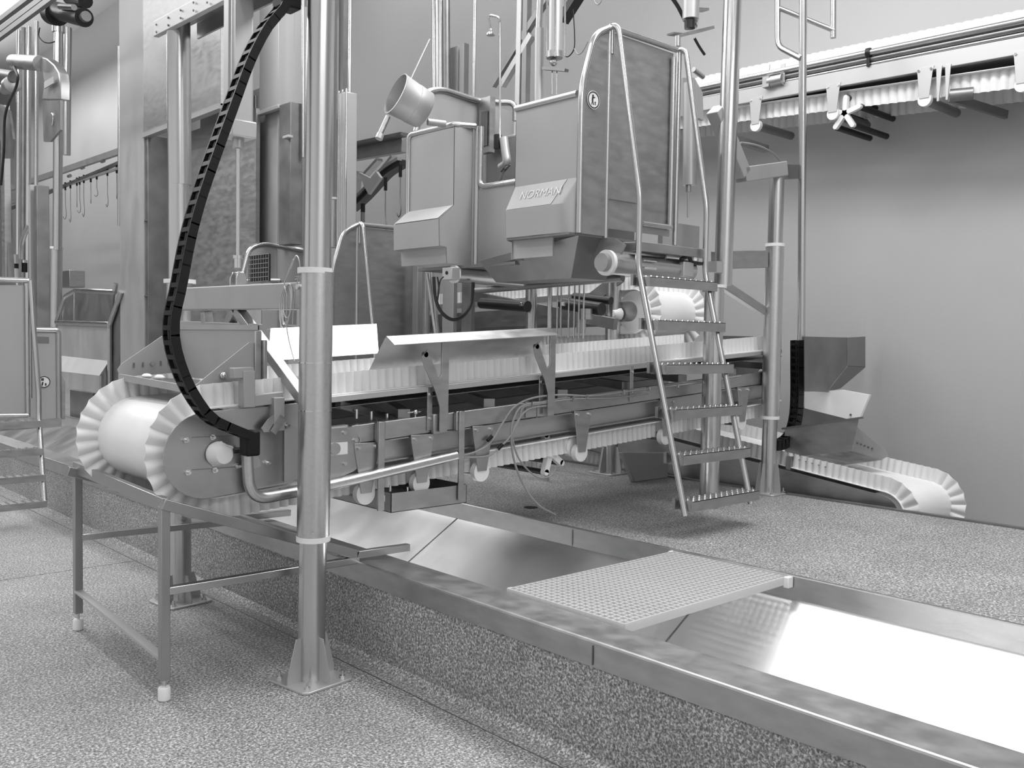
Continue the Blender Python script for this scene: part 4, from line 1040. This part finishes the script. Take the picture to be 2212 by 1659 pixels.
MB().path(smooth([P(x, y, 'x', X) for x, y in ((1088, 365), (1082, 385), (1074, 400))]), .009, 8).build('hose', M['hosegrey'], ht)
MB().box(P(1047, 225, 'x', 4.5)+V((0, -.06, -.35)), P(1047, 225, 'x', 4.5)+V((.05, .06, .05))).build('tool_holder', M['steel'], ht)
MB().box(P(1047, 225, 'x', 4.49)+V((0, -.03, -.30)), P(1047, 225, 'x', 4.49)+V((.004, .04, -.05))).build('holder_window', M['dark'], ht)

# upright machinery above (behind) the platforms
def vt(nm, px0, py0, px1, py1, X, r, m, label, cat='pole', n=20, top=None, parent=None):
    a, b = P(px0, py0, 'x', X), P(px1, py1, 'x', X)
    mb = MB().tube(a, b, r, n)
    if parent is not None: return mb.build(nm, M[m], parent)
    return tag(mb.build(nm, M[m]), label, cat)
# profile rails between front pole and platform
gr_ = thing('guide_rail', 'tall twin aluminium guide rail with rod beside the foreground pole', 'guide rail', (4.6, 7, 2))
X = 4.7
for px, w_, m_ in ((722, .05, 'alu'), (734, .03, 'tube'), (748, .045, 'dark')):
    a, b = P(px, 530, 'x', X), P(px+3, -40, 'x', X)
    MB().bar(a, b, w_, .06, (1, 0, 0)).build('profile', M[m_], gr_)
a, b = P(757, 205, 'x', X-.1), P(750, 530, 'x', X-.1)
MB().box((X-.2, a.y-.085, b.z), (X-.08, a.y+.035, a.z)).build('cylinder_barrel', M['alu'], gr_, bev=.01)
for dy in (-.09, -.03, .03): MB().tube((X-.2, a.y+dy, b.z), (X-.2, a.y+dy, a.z+.02), .010, 10).build('tie_rod', M['bright'], gr_)
MB().tube(P(755, 205, 'x', X-.15), P(757, -40, 'x', X-.15), .016, 14).build('piston_rod', M['bright'], gr_)
MB().tube(P(718, 430, 'x', X-.05), P(718, 535, 'x', X-.05), .05, 20).build('sleeve', M['sleeve'], gr_)
MB().ring(P(718, 432, 'x', X-.05), P(718, 427, 'x', X-.05), .058, .03, 20).build('nylon_ring', M['nylon'], gr_)
vt('vertical_tube', 631, 530, 634, -40, 4.4, .022, 'tube', 'slim vertical steel tube just left of the foreground pole', 'tube')
vt('vertical_tube', 655, 340, 655, -40, 4.3, .014, 'tube', 'thin steel tube hidden half behind the foreground pole', 'tube')
# column above left box with piston
cl = thing('lift_mast', 'vertical lift mast with polished piston rising behind the bucket', 'mast', (5, 6.2, 3))
for px, r_, m_ in ((940, .02, 'bright'), (953, .045, 'tube'), (966, .03, 'dark')): vt('profile', px, 330, px-2, -40, 5.0, r_, m_, None, parent=cl)

a, b = P(1005, 330, 'x', 5.1), P(1005, 98, 'x', 5.1); MB().box((5.05, a.y-.03, a.z), (5.1, a.y+.03, b.z)).build('plate', M['dark'], cl)
a, b = P(985, 330, 'x', 5.1), P(985, 105, 'x', 5.1); MB().box((5.06, a.y-.06, a.z), (5.1, a.y+.06, b.z)).build('plate', M['alu'], cl)
vt('vertical_tube', 1022, 330, 1027, -40, 5.0, .014, 'tube', 'slim steel tube right of the lift mast behind the platform', 'tube')
# frame with diagonals behind centre
lf = thing('bracing_frame', 'welded steel lift frame with diagonal braces above the centre platform', 'frame', (5, 5.5, 3))
for px0, py0, px1, py1, w_, m_ in ((1120, 330, 1128, -40, .06, 'alu'), (1133, 330, 1140, -40, .05, 'dark'), (1065, 185, 1180, 0, .045, 'dark'), (1085, 185, 1150, 75, .05, 'steel')):
    MB().bar(P(px0, py0, 'x', 5.2), P(px1, py1, 'x', 5.2), .05, w_, (1, 0, 0)).build('member', M[m_], lf)
cy1 = thing('lifting_cylinder', 'round bright lifting cylinder above the platform with forked lower mount', 'cylinder', (4.9, 4.9, 3.2))
X = 4.9
vt('sleeve', 1163, 330, 1165, 62, X, .035, 'alu', None, parent=cy1); vt('guide_tube', 1164, 62, 1168, -40, X, .026, 'tube', None, parent=cy1)
vt('barrel', 1199, 118, 1201, -40, X, .052, 'alu', None, parent=cy1)
for px in (1181, 1199, 1220): vt('tie_rod', px, 122, px+1, -40, X-.05, .007, 'bright', None, parent=cy1, n=10)
vt('end_cap', 1198, 126, 1198, 112, X, .06, 'steel', None, parent=cy1)
a = P(1196, 134, 'x', X); MB().ball(a, .03, 8).build('swivel', M['bright'], cy1)
MB().bar(P(1175, 148, 'x', X), P(1224, 152, 'x', X), .04, .02).build('fork_plate', M['dark'], cy1)
for px in (1192, 1202): vt('piston_rod', px, 205, px, 150, X, .008, 'bright', None, parent=cy1, n=10)
cable('cable', [P(x, y, 'x', 5.0) for x, y in ((1238, 20), (1241, 70), (1240, 105), (1228, 122), (1218, 120))], .004, M['black'], 'thin dark cable dropping beside the upper lifting cylinder')
cable('cable', [P(x, y, 'x', 5.0) for x, y in ((1240, 105), (1248, 117), (1258, 112), (1270, 90))], .004, M['hosegrey'], 'thin looping cable end between cylinder and handrail')
cable('cable', [P(x, y, 'x', 5.0) for x, y in ((1280, -10), (1285, 5), (1292, 10), (1299, 2), (1300, -10))], .004, M['hosegrey'], 'small cable loop at the top edge above the handrail')
tag(MB().bar(P(1215, 45, 'x', 5.3), P(1250, -10, 'x', 5.3), .06, .09, (1, 0, 0)).build('bracket', M['blackmetal']), 'black bracket at the top edge right of the lifting cylinder', 'bracket')
# assembly left of the big column top
rc = thing('lifting_cylinder', 'pneumatic cylinder pair with bolted flange right of the platform top', 'cylinder', (5.3, 3.9, 3.2))
Y = 3.9
def vy(nm, px0, py0, px1, py1, r_, m_, n=18): return MB().tube(P(px0, py0, 'y', Y), P(px1, py1, 'y', Y), r_, n).build(nm, M[m_], rc)
vy('barrel', 1492, 42, 1494, -30, .055, 'alu'); vy('joint', 1490, 62, 1490, 44, .035, 'blackmetal'); vy('joint_ball', 1497, 55, 1500, 48, .03, 'bright')
MB().bar(P(1475, 75, 'y', Y), P(1530, 62, 'y', Y), .10, .02).build('flange', M['steel'], rc); MB().bar(P(1490, 20, 'y', Y), P(1524, 22, 'y', Y), .06, .015).build('flange', M['steel'], rc)
vy('lower_barrel', 1490, 400, 1490, 180, .045, 'alu'); vy('lower_joint', 1487, 415, 1487, 400, .018, 'steel'); vy('piston_rod', 1486, 470, 1486, 412, .007, 'bright', 10)
MB().bar(P(1448, 73, 'y', 4.2), P(1475, 76, 'y', 4.2), .06, .012).build('flange', M['dark'], rc)
vy('support_tube', 1464, 100, 1464, 78, .02, 'tube')
a, b = P(1560, 240, 'y', 4.3), P(1480, 120, 'y', 4.3); MB().prism([P(x, y, 'y', 4.2) for x, y in ((1475, 168), (1500, 168), (1518, 200), (1520, 260), (1510, 255), (1475, 250))], (0, .03, 0)).build('gusset_plate', M['panel'], rc)
MB().path(smooth([P(x, y, 'y', 4.2) for x, y in ((1448, -10), (1465, 15), (1480, 45))]), .014, 8).build('hose', M['rubber'], rc)
MB().path(smooth([P(x, y, 'y', 4.2) for x, y in ((1500, 82), (1510, 100), (1522, 118))]), .010, 8).build('hose', M['rubber'], rc)
a = P(1498, 150, 'y', 4.3); MB().tube(a, a+V((.12, 0, -.03)), .02, 10).build('elbow', M['bright'], rc)
MB().box((4.95, 3.95, 2.05), (5.35, 3.99, 2.30)).build('back_cover', M['panel'], rc)

# overhead rail with hooks, continuing behind the cabin and behind the pole
def hook(p, s, label, dark=.06, rot=0.0, kink=False):
    t = thing('shackle_hook', label, 'hook', p, group='shackle hooks on the overhead rail')
    d = V((math.sin(rot), math.cos(rot), 0))
    MB().tube(p+V((0, 0, .05)), p-V((0, 0, dark)), .016, 10).build('hanger', M['black'], t)
    a = p-V((0, 0, dark)); L_ = s
    pts = [a, a-V((0, 0, L_*.45)), a-V((0, 0, L_*.62))-d*.01, a-V((0, 0, L_*.80))-d*.03, a-V((0, 0, L_*.95))-d*.015, a-V((0, 0, L_))+d*.03, a-V((0, 0, L_*.95))+d*.065, a-V((0, 0, L_*.90))+d*.08]
    MB().path(smooth(pts, 5), .0055, 8).build('hook_wire', M['dark'], t)
    return t
RX = 5.6
orl = thing('overhead_rail', 'overhead steel track rail carrying hooks on the left side', 'rail', (RX, 12, 3.5))
def rl(px, py): return P(px, py, 'x', RX)
MB().bar(rl(20, 408), rl(262, 326), .06, .10).build('upper_beam', M['panel'], orl); MB().bar(rl(20, 452), rl(262, 350), .05, .05).build('track', M['dark'], orl)
MB().bar(rl(20, 440), rl(262, 362), .04, .04).build('track', M['alu'], orl)
for px, py in ((222, 348), (178, 362), (150, 380)): a = rl(px, py); MB().tube(a+V((0, .05, 0)), a+V((0, -.05, 0)), .03, 12).build('trolley', M['steel'], orl)
lst = [(141, 400, 62), (152, 396, 72), (166, 390, 45), (172, 388, 60), (181, 384, 72), (196, 382, 45), (209, 376, 36), (232, 368, 66), (252, 362, 54)]
words = ['first', 'second', 'third', 'fourth', 'fifth', 'sixth', 'seventh', 'eighth', 'ninth']
for i, (px, py, l) in enumerate(lst):
    p = rl(px, py); D = (p-CO).dot(CF); s = l*D/FPX
    hook(p, s, f'small steel hook on the overhead left rail, {words[i]} counted from the left', .09, 0.25*(i % 3)-.2)
# curved black rail portion with hooks right of the pole
cr_ = thing('curved_rail', 'curved dark rail section descending behind the pole with angled brackets', 'rail', (5, 7, 2.5))
MB().bar(P(690, 345, 'x', 5.4), P(875, 312, 'x', 5.4), .08, .15).build('support_beam', M['steel'], cr_, bev=.005)
MB().bar(P(690, 328, 'x', 5.3), P(875, 290, 'x', 5.3), .10, .03).build('beam_flange', M['dark'], cr_)
pts = smooth([P(x, y, 'x', 5.2) for x, y in ((762, 450), (790, 425), (815, 398), (840, 372), (872, 352))], 8)
for a, b in zip(pts, pts[1:]): pass
mb = MB()
for i in range(len(pts)-1): mb.bar(pts[i], pts[i+1]+(pts[i+1]-pts[i])*.1, .06, .10, (1, 0, 0))
mb.build('rail_web', M['blackmetal'], cr_)
mb = MB()
for i in range(len(pts)-1): mb.bar(pts[i]+V((-.05, 0, .03)), pts[i+1]+V((-.05, 0, .03))+(pts[i+1]-pts[i])*.1, .03, .05, (1, 0, 0))
mb.build('rail_flange', M['steel'], cr_)
for q in (((790, 378), (820, 345)), ((825, 372), (852, 338)), ((768, 440), (775, 370))): MB().bar(P(*q[0], 'x', 5.25), P(*q[1], 'x', 5.25), .03, .07, (1, 0, 0)).build('angled_bracket', M['steel'], cr_)
mb = MB().prism([P(x, y, 'x', 5.05) for x, y in ((775, 372), (800, 385), (812, 370), (822, 384), (796, 420), (785, 400))], (.03, 0, 0)); mb.build('shackle_plate', M['alu'], cr_)
hook(P(833, 395, 'x', 5.1), .42, 'long steel hook hanging right of the curved rail, nearest the platform', .07, .2)
hook(P(865, 368, 'x', 5.1), .36, 'steel hook half hidden at the left edge of the platform box', .06, .3)
k_ = thing('shackle_hook', 'short flat dark shackle hanging at the lower end of the curved rail', 'shackle', P(784, 440, 'x', 5.1))
a = P(784, 440, 'x', 5.1); MB().tube(a, a-V((0, 0, .08)), .022, 10).build('hanger', M['black'], k_); MB().bar(a-V((0, 0, .08)), a-V((0, 0, .28)), .02, .035, (1, 0, 0)).build('shackle', M['dark'], k_)
tag(MB().bar(P(560, 215, 'x', 6.0), P(730, 165, 'x', 6.0), .06, .12).build('cross_beam', M['dark']), 'dark sloping beam crossing behind the foreground pole high up', 'beam')

# ------------------------------------------------------------------ steel cabin at the left
cbn = thing('steel_cabin', 'large stainless steel cabin with recessed doorway behind the left roller', 'cabin', (3.9, 9, RZ))
CX = 3.9
def cp_(px, py, X=CX): return P(px, py, 'x', X)
yl_, yd, ym, yr = cp_(258, 400).y, cp_(310, 400).y, cp_(440, 400).y, cp_(640, 400).y
zt = CEIL-.2; zd = cp_(312, 291).z
MB().box((CX, yd, RZ), (CX+.06, yl_, zt)).build('front_panel', M['panel'], cbn, bev=.01)
MB().box((CX+.06, yd+.02, RZ), (5.4, yl_-.02, zt-.1)).build('body', M['panel'], cbn)
MB().box((CX, ym-.35, zd), (CX+.05, yd, zt)).build('lintel_panel', M['steel'], cbn, bev=.004)
MB().box((CX-.015, ym-.35, zd-.03), (CX+.06, yd, zd+.02)).build('lintel_strip', M['panel'], cbn)
MB().box((CX+.28, ym-.5, RZ), (CX+.32, yd-.07, zd)).build('recessed_door', M['steel'], cbn)
MB().box((CX+.02, yd-.07, RZ), (CX+.30, yd, zd)).build('door_jamb', M['dark'], cbn, bev=.004)
for z in (1.1, 1.9, 2.7): MB().tube((CX+.0, yd-.03, z), (CX+.02, yd-.03, z), .012, 10).build('bolt', M['dark'], cbn)
cb2 = thing('control_cabinet', 'tall grey panelled steel cabinet between the cable chain and the foreground pole', 'cabinet', (4.3, 7, RZ))
def cbox(px0, px1, py0, py1, X, d, m, nm, t=cb2):
    a = P(px0, py1, 'x', X); b = P(px1, py0, 'x', X); c = P(px0, py0, 'x', X)
    return MB().box((X, b.y, a.z), (X+d, a.y, c.z)).build(nm, M[m], t, bev=.004)
cbox(432, 600, 240, 640, 4.3, .4, 'panel', 'body'); cbox(440, 552, 248, 600, 4.28, .02, 'plate', 'door'); cbox(560, 602, 20, 245, 4.24, .3, 'alu', 'upper_column')
cbox(436, 500, 30, 240, 4.32, .2, 'panel', 'upper_panel'); cbox(440, 500, 150, 154, 4.31, .01, 'alu', 'panel_strip'); cbox(436, 505, 240, 246, 4.25, .06, 'alu', 'ledge')
cbox(602, 628, 228, 530, 4.2, .12, 'dark', 'side_channel'); cbox(552, 600, 242, 250, 4.2, .05, 'alu', 'ledge'); cbox(610, 622, 294, 300, 4.15, .05, 'alu', 'handle')
cbox(440, 530, 592, 640, 4.22, .05, 'panel', 'sill')
gb_ = thing('wire_grille', 'small black wire grille hanging on the platform rail left of the pole', 'grille', (3.6, 6.6, 1.7))
X = 3.75
a, b = P(537, 610, 'x', X), P(580, 548, 'x', X)
MB().box((X+.01, b.y, a.z), (X+.02, a.y, b.z)).build('backing', M['rubber'], gb_)
mb = MB()
for i in range(9): y = a.y+(b.y-a.y)*i/8; mb.tube((X, y, a.z), (X, y, b.z), .004, 6)
for i in range(7): z = a.z+(b.z-a.z)*i/6; mb.tube((X, a.y, z), (X, b.y, z), .003, 6)
mb.build('wire_mesh', M['dark'], gb_)

# ------------------------------------------------------------------ far left group
p3 = thing('work_platform', 'distant steel work platform left of the cabin, with dark open back', 'work platform', (3.9, 11.5, RZ))
X3 = 3.889
def q3(px, py, X=X3): return P(px, py, 'x', X)
def pan3(pts, m, nm, X=X3, d=.02): return MB().prism([P(x, y, 'x', X) for x, y in pts], (d, 0, 0)).build(nm, M[m], p3)
pan3(((124, 698), (236, 701), (236, 780), (126, 768)), 'panel', 'front_panel')
MB().add([q3(126, 768), q3(236, 780), q3(215, 812, X3-.12), q3(126, 802, X3-.12)], [(0, 1, 2, 3)]).build('sloping_panel', M['sticker'], p3, solid=.004)
pan3(((126, 802), (215, 812), (215, 850), (126, 835)), 'panel', 'lower_panel', X3-.12)
MB().add([q3(236, 780), q3(215, 812, X3-.12), q3(215, 850, X3-.12), q3(237, 850)], [(0, 1, 2, 3)]).build('corner_panel', M['steel'], p3, solid=.004)
pan3(((134, 695), (142, 645), (165, 630), (246, 632), (240, 695)), 'plate', 'back_panel', X3+.35)
pan3(((240, 700), (262, 634), (266, 640), (266, 840), (240, 840)), 'dark', 'side_panel', X3+.02)
for pts in (((122, 696), (236, 700)), ((122, 696), (141, 640), (164, 627), (248, 631)), ((237, 840), (237, 700), (262, 630)), ((248, 628), (250, 612))):
    MB().path(fillet([q3(x, y, X3-.01) for x, y in pts], .06), .028, 10).build('rail', M['tube'], p3)
MB().path([q3(160, 630, X3+.3), q3(160, 694, X3+.3)], .012, 8).build('inner_post', M['tube'], p3)
a = q3(180, 845, X3+.1); MB().box((X3+.05, a.y-.5, RZ), (X3+.4, a.y+.35, a.z)).build('base', M['dark'], p3)
# left ladder platform
lp = thing('work_platform', 'steel work platform cut by the left edge with studded ladder steps', 'work platform', (1.9, 8.1, 0))
LY = 8.0
def ly_(px, py, dy=0): return P(px, py, 'y', LY+dy)
MB().prism([ly_(-60, 616, .02), ly_(57, 616, .02), ly_(57, 900, .02), ly_(-60, 900, .02)], (0, .004, 0)).build('door_sheet', M['panel'], lp)
for pts, r_ in (([(-60, 602), (60, 606), (64, 612), (70, 700)], .02), ([(58, 612), (61, 900)], .018), ([(-60, 898), (60, 897)], .02), ([(65, 620), (66, 860)], .014)):
    MB().path(fillet([ly_(*q, .01) for q in pts], .04), r_, 12).build('rail', M['tube'], lp)
MB().path(fillet([ly_(66, 606), ly_(72, 700, -.03), ly_(84, 850, -.06), ly_(84, 905, -.08), ly_(96, 1082, -.3)], .05), .020, 12).build('ladder_stile', M['tube'], lp)
for py, px, dy in ((908, 84, -.10), (968, 86, -.17), (1024, 90, -.23), (1080, 94, -.30)):
    a = ly_(px, py, dy)
    tb_ = MB(); tb_.box((a.x-.75, a.y-.055, a.z-.05), (a.x+.01, a.y-.05, a.z)); tb_.box((a.x-.75, a.y-.05, a.z-.004), (a.x+.01, a.y+.055, a.z)); tb_.ci = 1
    for i in range(13):
        for k in range(3): tb_.lathe((a.x-.03-i*.056, a.y-.038+.038*k, a.z), (0, 0, 1), [(0, .010), (.007, .006)], 8)
    tb_.build('ladder_step', M['steel'], lp, mat2=M['dark'])
MB().bar(ly_(-60, 925, .1), ly_(131, 912, .1), .05, .07).build('deck_edge', M['steel'], lp)
lb2 = thing('side_box', 'narrow steel box with round pictogram beside the left ladder', 'box', (2.5, 8.3, .9))
LY2 = 8.12
def l2(pts, y, m, nm, d=.02): return MB().prism([P(x, y_, 'y', y) for x, y_ in pts], (0, d, 0)).build(nm, M[m], lb2)
l2(((78, 716), (124, 718), (124, 906), (78, 904)), LY2, 'panel', 'front', .30)
a = P(124, 715, 'y', LY2+.02); b = P(124, 906, 'y', LY2+.02)
l2(((124, 815), (134, 812), (141, 825), (141, 905), (124, 908)), LY2+.10, 'steel', 'side', .25)
l2(((80, 727), (106, 728), (106, 741), (80, 740)), LY2-.006, 'dark', 'nameplate', .004)
MB().path(fillet([P(78, 712, 'y', LY2), P(126, 713, 'y', LY2), P(128, 906, 'y', LY2)], .03), .022, 12).build('rail', M['tube'], lb2)
c = P(95, 825, 'y', LY2-.003); d = MB().tube(c, c-V((0, .003, 0)), .050, 28).build('pictogram', M['paper'], lb2)
MB().ring(c-V((0, .002, 0)), c-V((0, .005, 0)), .048, .040, 28).build('pictogram_ring', M['inkdark'], d)
mb = MB().bar(c+V((-.012, -.004, .03)), c+V((-.012, -.004, .01)), .002, .02, (1, 0, 0)); mb.bar(c+V((-.01, -.004, 0)), c+V((-.016, -.004, -.03)), .002, .012, (1, 0, 0)); mb.bar(c+V((.012, -.004, -.01)), c+V((.012, -.004, -.03)), .002, .012, (1, 0, 0)); mb.build('pictogram_figure', M['inkdark'], d)
# columns on the far left
def lcol(nm, px0, py0, px1, py1, X, r_, m, label, cat='pole'): return vt(nm, px0, py0, px1, py1, X, r_, m, label, cat)
fc = thing('support_pole', 'slim steel pole with sleeve left of the hanging hooks', 'pole', (3.6, 11, 0))
vt('shaft', 124, 540, 127, 20, 4.0, .058, 'tube', None, parent=fc); vt('sleeve', 118, 935, 122, 536, 4.0, .075, 'sleeve', None, parent=fc); vt('nylon_ring', 122, 538, 122, 533, 4.0, .081, 'nylon', None, parent=fc)
vt('collar', 126, 70, 126, 54, 4.0, .078, 'bright', None, parent=fc)
lcol('support_pole', 143, 335, 146, 60, 4.6, .06, 'tube', 'grey ducted pole right of the sleeved left pole, ending at a wall flange')
bx = thing('box_column', 'dark square steel column at the far left behind the ladder', 'column', (2.9, 11, 0))
a, b = P(80, 900, 'x', 2.95), P(78, 400, 'x', 2.95); MB().box((2.95, a.y-.05, a.z), (3.07, a.y+.05, b.z)).build('shaft', M['dark'], bx, bev=.006)
a, b = P(66, 740, 'x', 2.94), P(62, 400, 'x', 2.94); MB().box((2.94, a.y-.035, a.z), (2.98, a.y+.035, b.z)).build('side_strip', M['alu'], bx)
for px, r_, m_, top, bt, lb in ((41, .028, 'bright', 66, 545, 'bright'), (62, .028, 'bright', 58, 400, 'brightest wide'), (79, .022, 'bright', 46, 400, 'slender polished'), (52, .03, 'dark', 60, 545, 'dark')):
    lcol('vertical_tube', px-3, 925, px, top, 4.0, r_*1.25, m_, f'{lb} vertical tube of the far left lift group, {"left" if px == 41 else "second" if px == 52 else "third" if px == 62 else "right"} of the four', 'tube')
pn = thing('wide_panel', 'grey upright panel column at the extreme left edge', 'panel', (2.7, 11, 1))
a, b = P(8, 600, 'x', 2.8), P(2, 230, 'x', 2.8); MB().box((2.8, a.y-.06, a.z), (2.86, a.y+.06, b.z)).build('panel', M['steel'], pn)
a = P(24, 600, 'x', 2.85); b = P(12, 330, 'x', 2.85); MB().bar(a, b, .04, .06, (1, 0, 0)).build('leaning_strip', M['dark'], pn)
mo = thing('drive_motor', 'black drive motor on top of the left pole', 'motor', (3.2, 10, 4))
a, b = P(118, 22, 'x', 3.2), P(182, 38, 'x', 3.2)
MB().tube(a, b, .09, 20).build('body', M['blackmetal'], mo); MB().tube(P(112, 28, 'x', 3.2), P(124, 30, 'x', 3.2), .12, 20).build('end_bell', M['rubber'], mo); MB().tube(b, b+V((0, -.06, 0)), .05, 14).build('shaft_end', M['dark'], mo)
MB().tube(P(130, 14, 'x', 3.1), P(160, 16, 'x', 3.1), .03, 10).build('terminal_box', M['bright'], mo)
MB().tube(P(150, -5, 'x', 3.2), P(185, 2, 'x', 3.2), .07, 14).build('second_drum', M['rubber'], mo)
dm = thing('overhead_track', 'slanting dark double track rail in the top left corner', 'rail', (2.6, 8, 3.6))
MB().bar(P(-20, 95, 'x', 2.6), P(135, -20, 'x', 2.6), .05, .04, (1, 0, 0)).build('track', M['dark'], dm)
MB().bar(P(-20, 82, 'x', 2.6), P(120, -24, 'x', 2.6), .05, .04, (1, 0, 0)).build('track', M['dark'], dm)
MB().bar(P(-20, 60, 'x', 2.9), P(90, -24, 'x', 2.9), .05, .05, (1, 0, 0)).build('cross_tie', M['dark'], dm)
lm = thing('light_fitting', 'small lit lamp panel peeking below the overhead track at top left', 'lamp', P(105, 22, 'x', 4.2))
em = bpy.data.materials.new('lit_tube'); em.use_nodes = True; nb = em.node_tree.nodes['Principled BSDF']
nb.inputs['Emission Color'].default_value = (1, 1, 1, 1); nb.inputs['Emission Strength'].default_value = 2.2
MB().prism([P(x, y, 'x', 4.2) for x, y in ((87, 28), (112, 8), (111, 34))], (.04, 0, 0)).build('diffuser', em, lm)
# saw / clamp tool on the left
sw = thing('splitting_saw', 'grey industrial saw tool with rounded blade guard at the far left', 'machine tool', (2.4, 8.5, 3))
X = 2.5
MB().tube(P(30, 133, 'x', X), P(88, 137, 'x', X), .065, 18).build('arm_tube', M['steel'], sw)
gpts = [(84, 122), (100, 126), (116, 140), (126, 156), (130, 180), (130, 215), (90, 215), (96, 180), (92, 160), (84, 148)]
MB().prism([P(x, y, 'x', X) for x, y in gpts], (.08, 0, 0)).build('blade_guard', M['plate'], sw, bev=.008)
MB().prism([P(x, y, 'x', X) for x, y in ((91, 218), (130, 216), (130, 280), (108, 306), (94, 306))], (.02, 0, 0)).build('blade_plate', M['dark'], sw)
MB().box(P(98, 192, 'x', X-.02)-V((.01, 0, 0)), P(118, 165, 'x', X-.02)).build('nameplate', M['panel'], sw)
mb = MB(); cc_ = P(112, 258, 'x', X-.004)
mb.path([cc_+V((0, math.cos(t_*PI/10)*.035, math.sin(t_*PI/10)*.05)) for t_ in range(4, 15)], .006, 8); mb.build('lifting_eye', M['bright'], sw)
MB().lathe(P(10, 193, 'x', X), (0, -1, 0), [(0, .05), (.16, .05), (.165, .075), (.26, .075), (.27, .05)], 20).build('spindle', M['steel'], sw)
MB().tube(P(2, 160, 'x', X), P(30, 165, 'x', X), .05, 14).build('knuckle', M['dark'], sw)
MB().prism([P(x, y, 'x', X) for x, y in ((0, 225), (20, 240), (28, 300), (25, 342), (8, 342), (0, 300))], (.02, 0, 0)).build('blade_plate', M['dark'], sw)
cable('hose', [P(x, y, 'x', 2.45) for x, y in ((30, 145), (38, 165), (34, 190), (18, 225), (10, 260), (8, 330), (2, 400))], .012, M['rubber'], 'black hose looping down beside the saw tool at the left edge', 'hose')
cable('cable', [P(x, y, 'x', 3.2) for x, y in ((86, 60), (84, 78), (94, 90), (106, 93), (118, 90))], .006, M['black'], 'thin dark cable loop left of the sleeved pole near the top')
# fittings cluster
vc = thing('valve_cluster', 'small cluster of valves and hoses above the left ladder platform', 'valves', (2.9, 9.8, 1.9))
for px, py, r_, m_ in ((38, 560, .05, 'steel'), (52, 572, .035, 'bright'), (34, 572, .03, 'blackmetal'), (53, 578, .03, 'black'), (36, 590, .03, 'alu')):
    a = P(px, py, 'x', 3.0); MB().tube(a+V((0, 0, .05)), a-V((0, 0, .05)), r_, 12).build('valve', M[m_], vc)
MB().path(smooth([P(x, y, 'x', 3.0) for x, y in ((64, 485), (54, 505), (47, 530), (46, 560))]), .025, 10).build('hose', M['alu'], vc)
tag(MB().box(P(150, 598, 'x', 6.2)-V((0, 0, .2)), P(128, 586, 'x', 6.2)+V((.3, 0, 0))).build('junction_box', M['steel'], bev=.01), 'small grey junction box on the wall behind the left pole', 'box')
# far left second conveyor strip
vt('vertical_tube', 258, 488, 259, 100, 4.9, .026, 'tube', 'slim tube touching the left edge of the steel cabin', 'tube')

# small extras near the right column and on the foreground sleeve
cable('cable', [P(x, y, 'y', 4.1) for x, y in ((1600, 308), (1635, 314), (1668, 330), (1688, 352), (1700, 372))], .008, M['hosegrey'], 'thin grey cable arching over the swan neck bracket below the wall conveyor')
tag(MB().bar(P(1585, 300, 'y', 4.2), P(1655, 322, 'y', 4.2), .05, .05).build('bracket_bar', M['dark']), 'short dark bar behind the swan neck bracket, under the wall conveyor', 'bar')
for y0_, y1_ in ((932, 944), (949, 961)):
    a, b = P(687, y0_, 'y', 3.492), P(687, y1_, 'y', 3.492)
    MB().bar(a, b, .0035, .006, (0, 1, 0)).build('sleeve_slot', M['black'], cg)
a = P(676, 1152, 'y', 3.487); MB().tube(a, a-V((.002, .004, 0)), .005, 8).build('sleeve_rivet', M['bright'], cg)
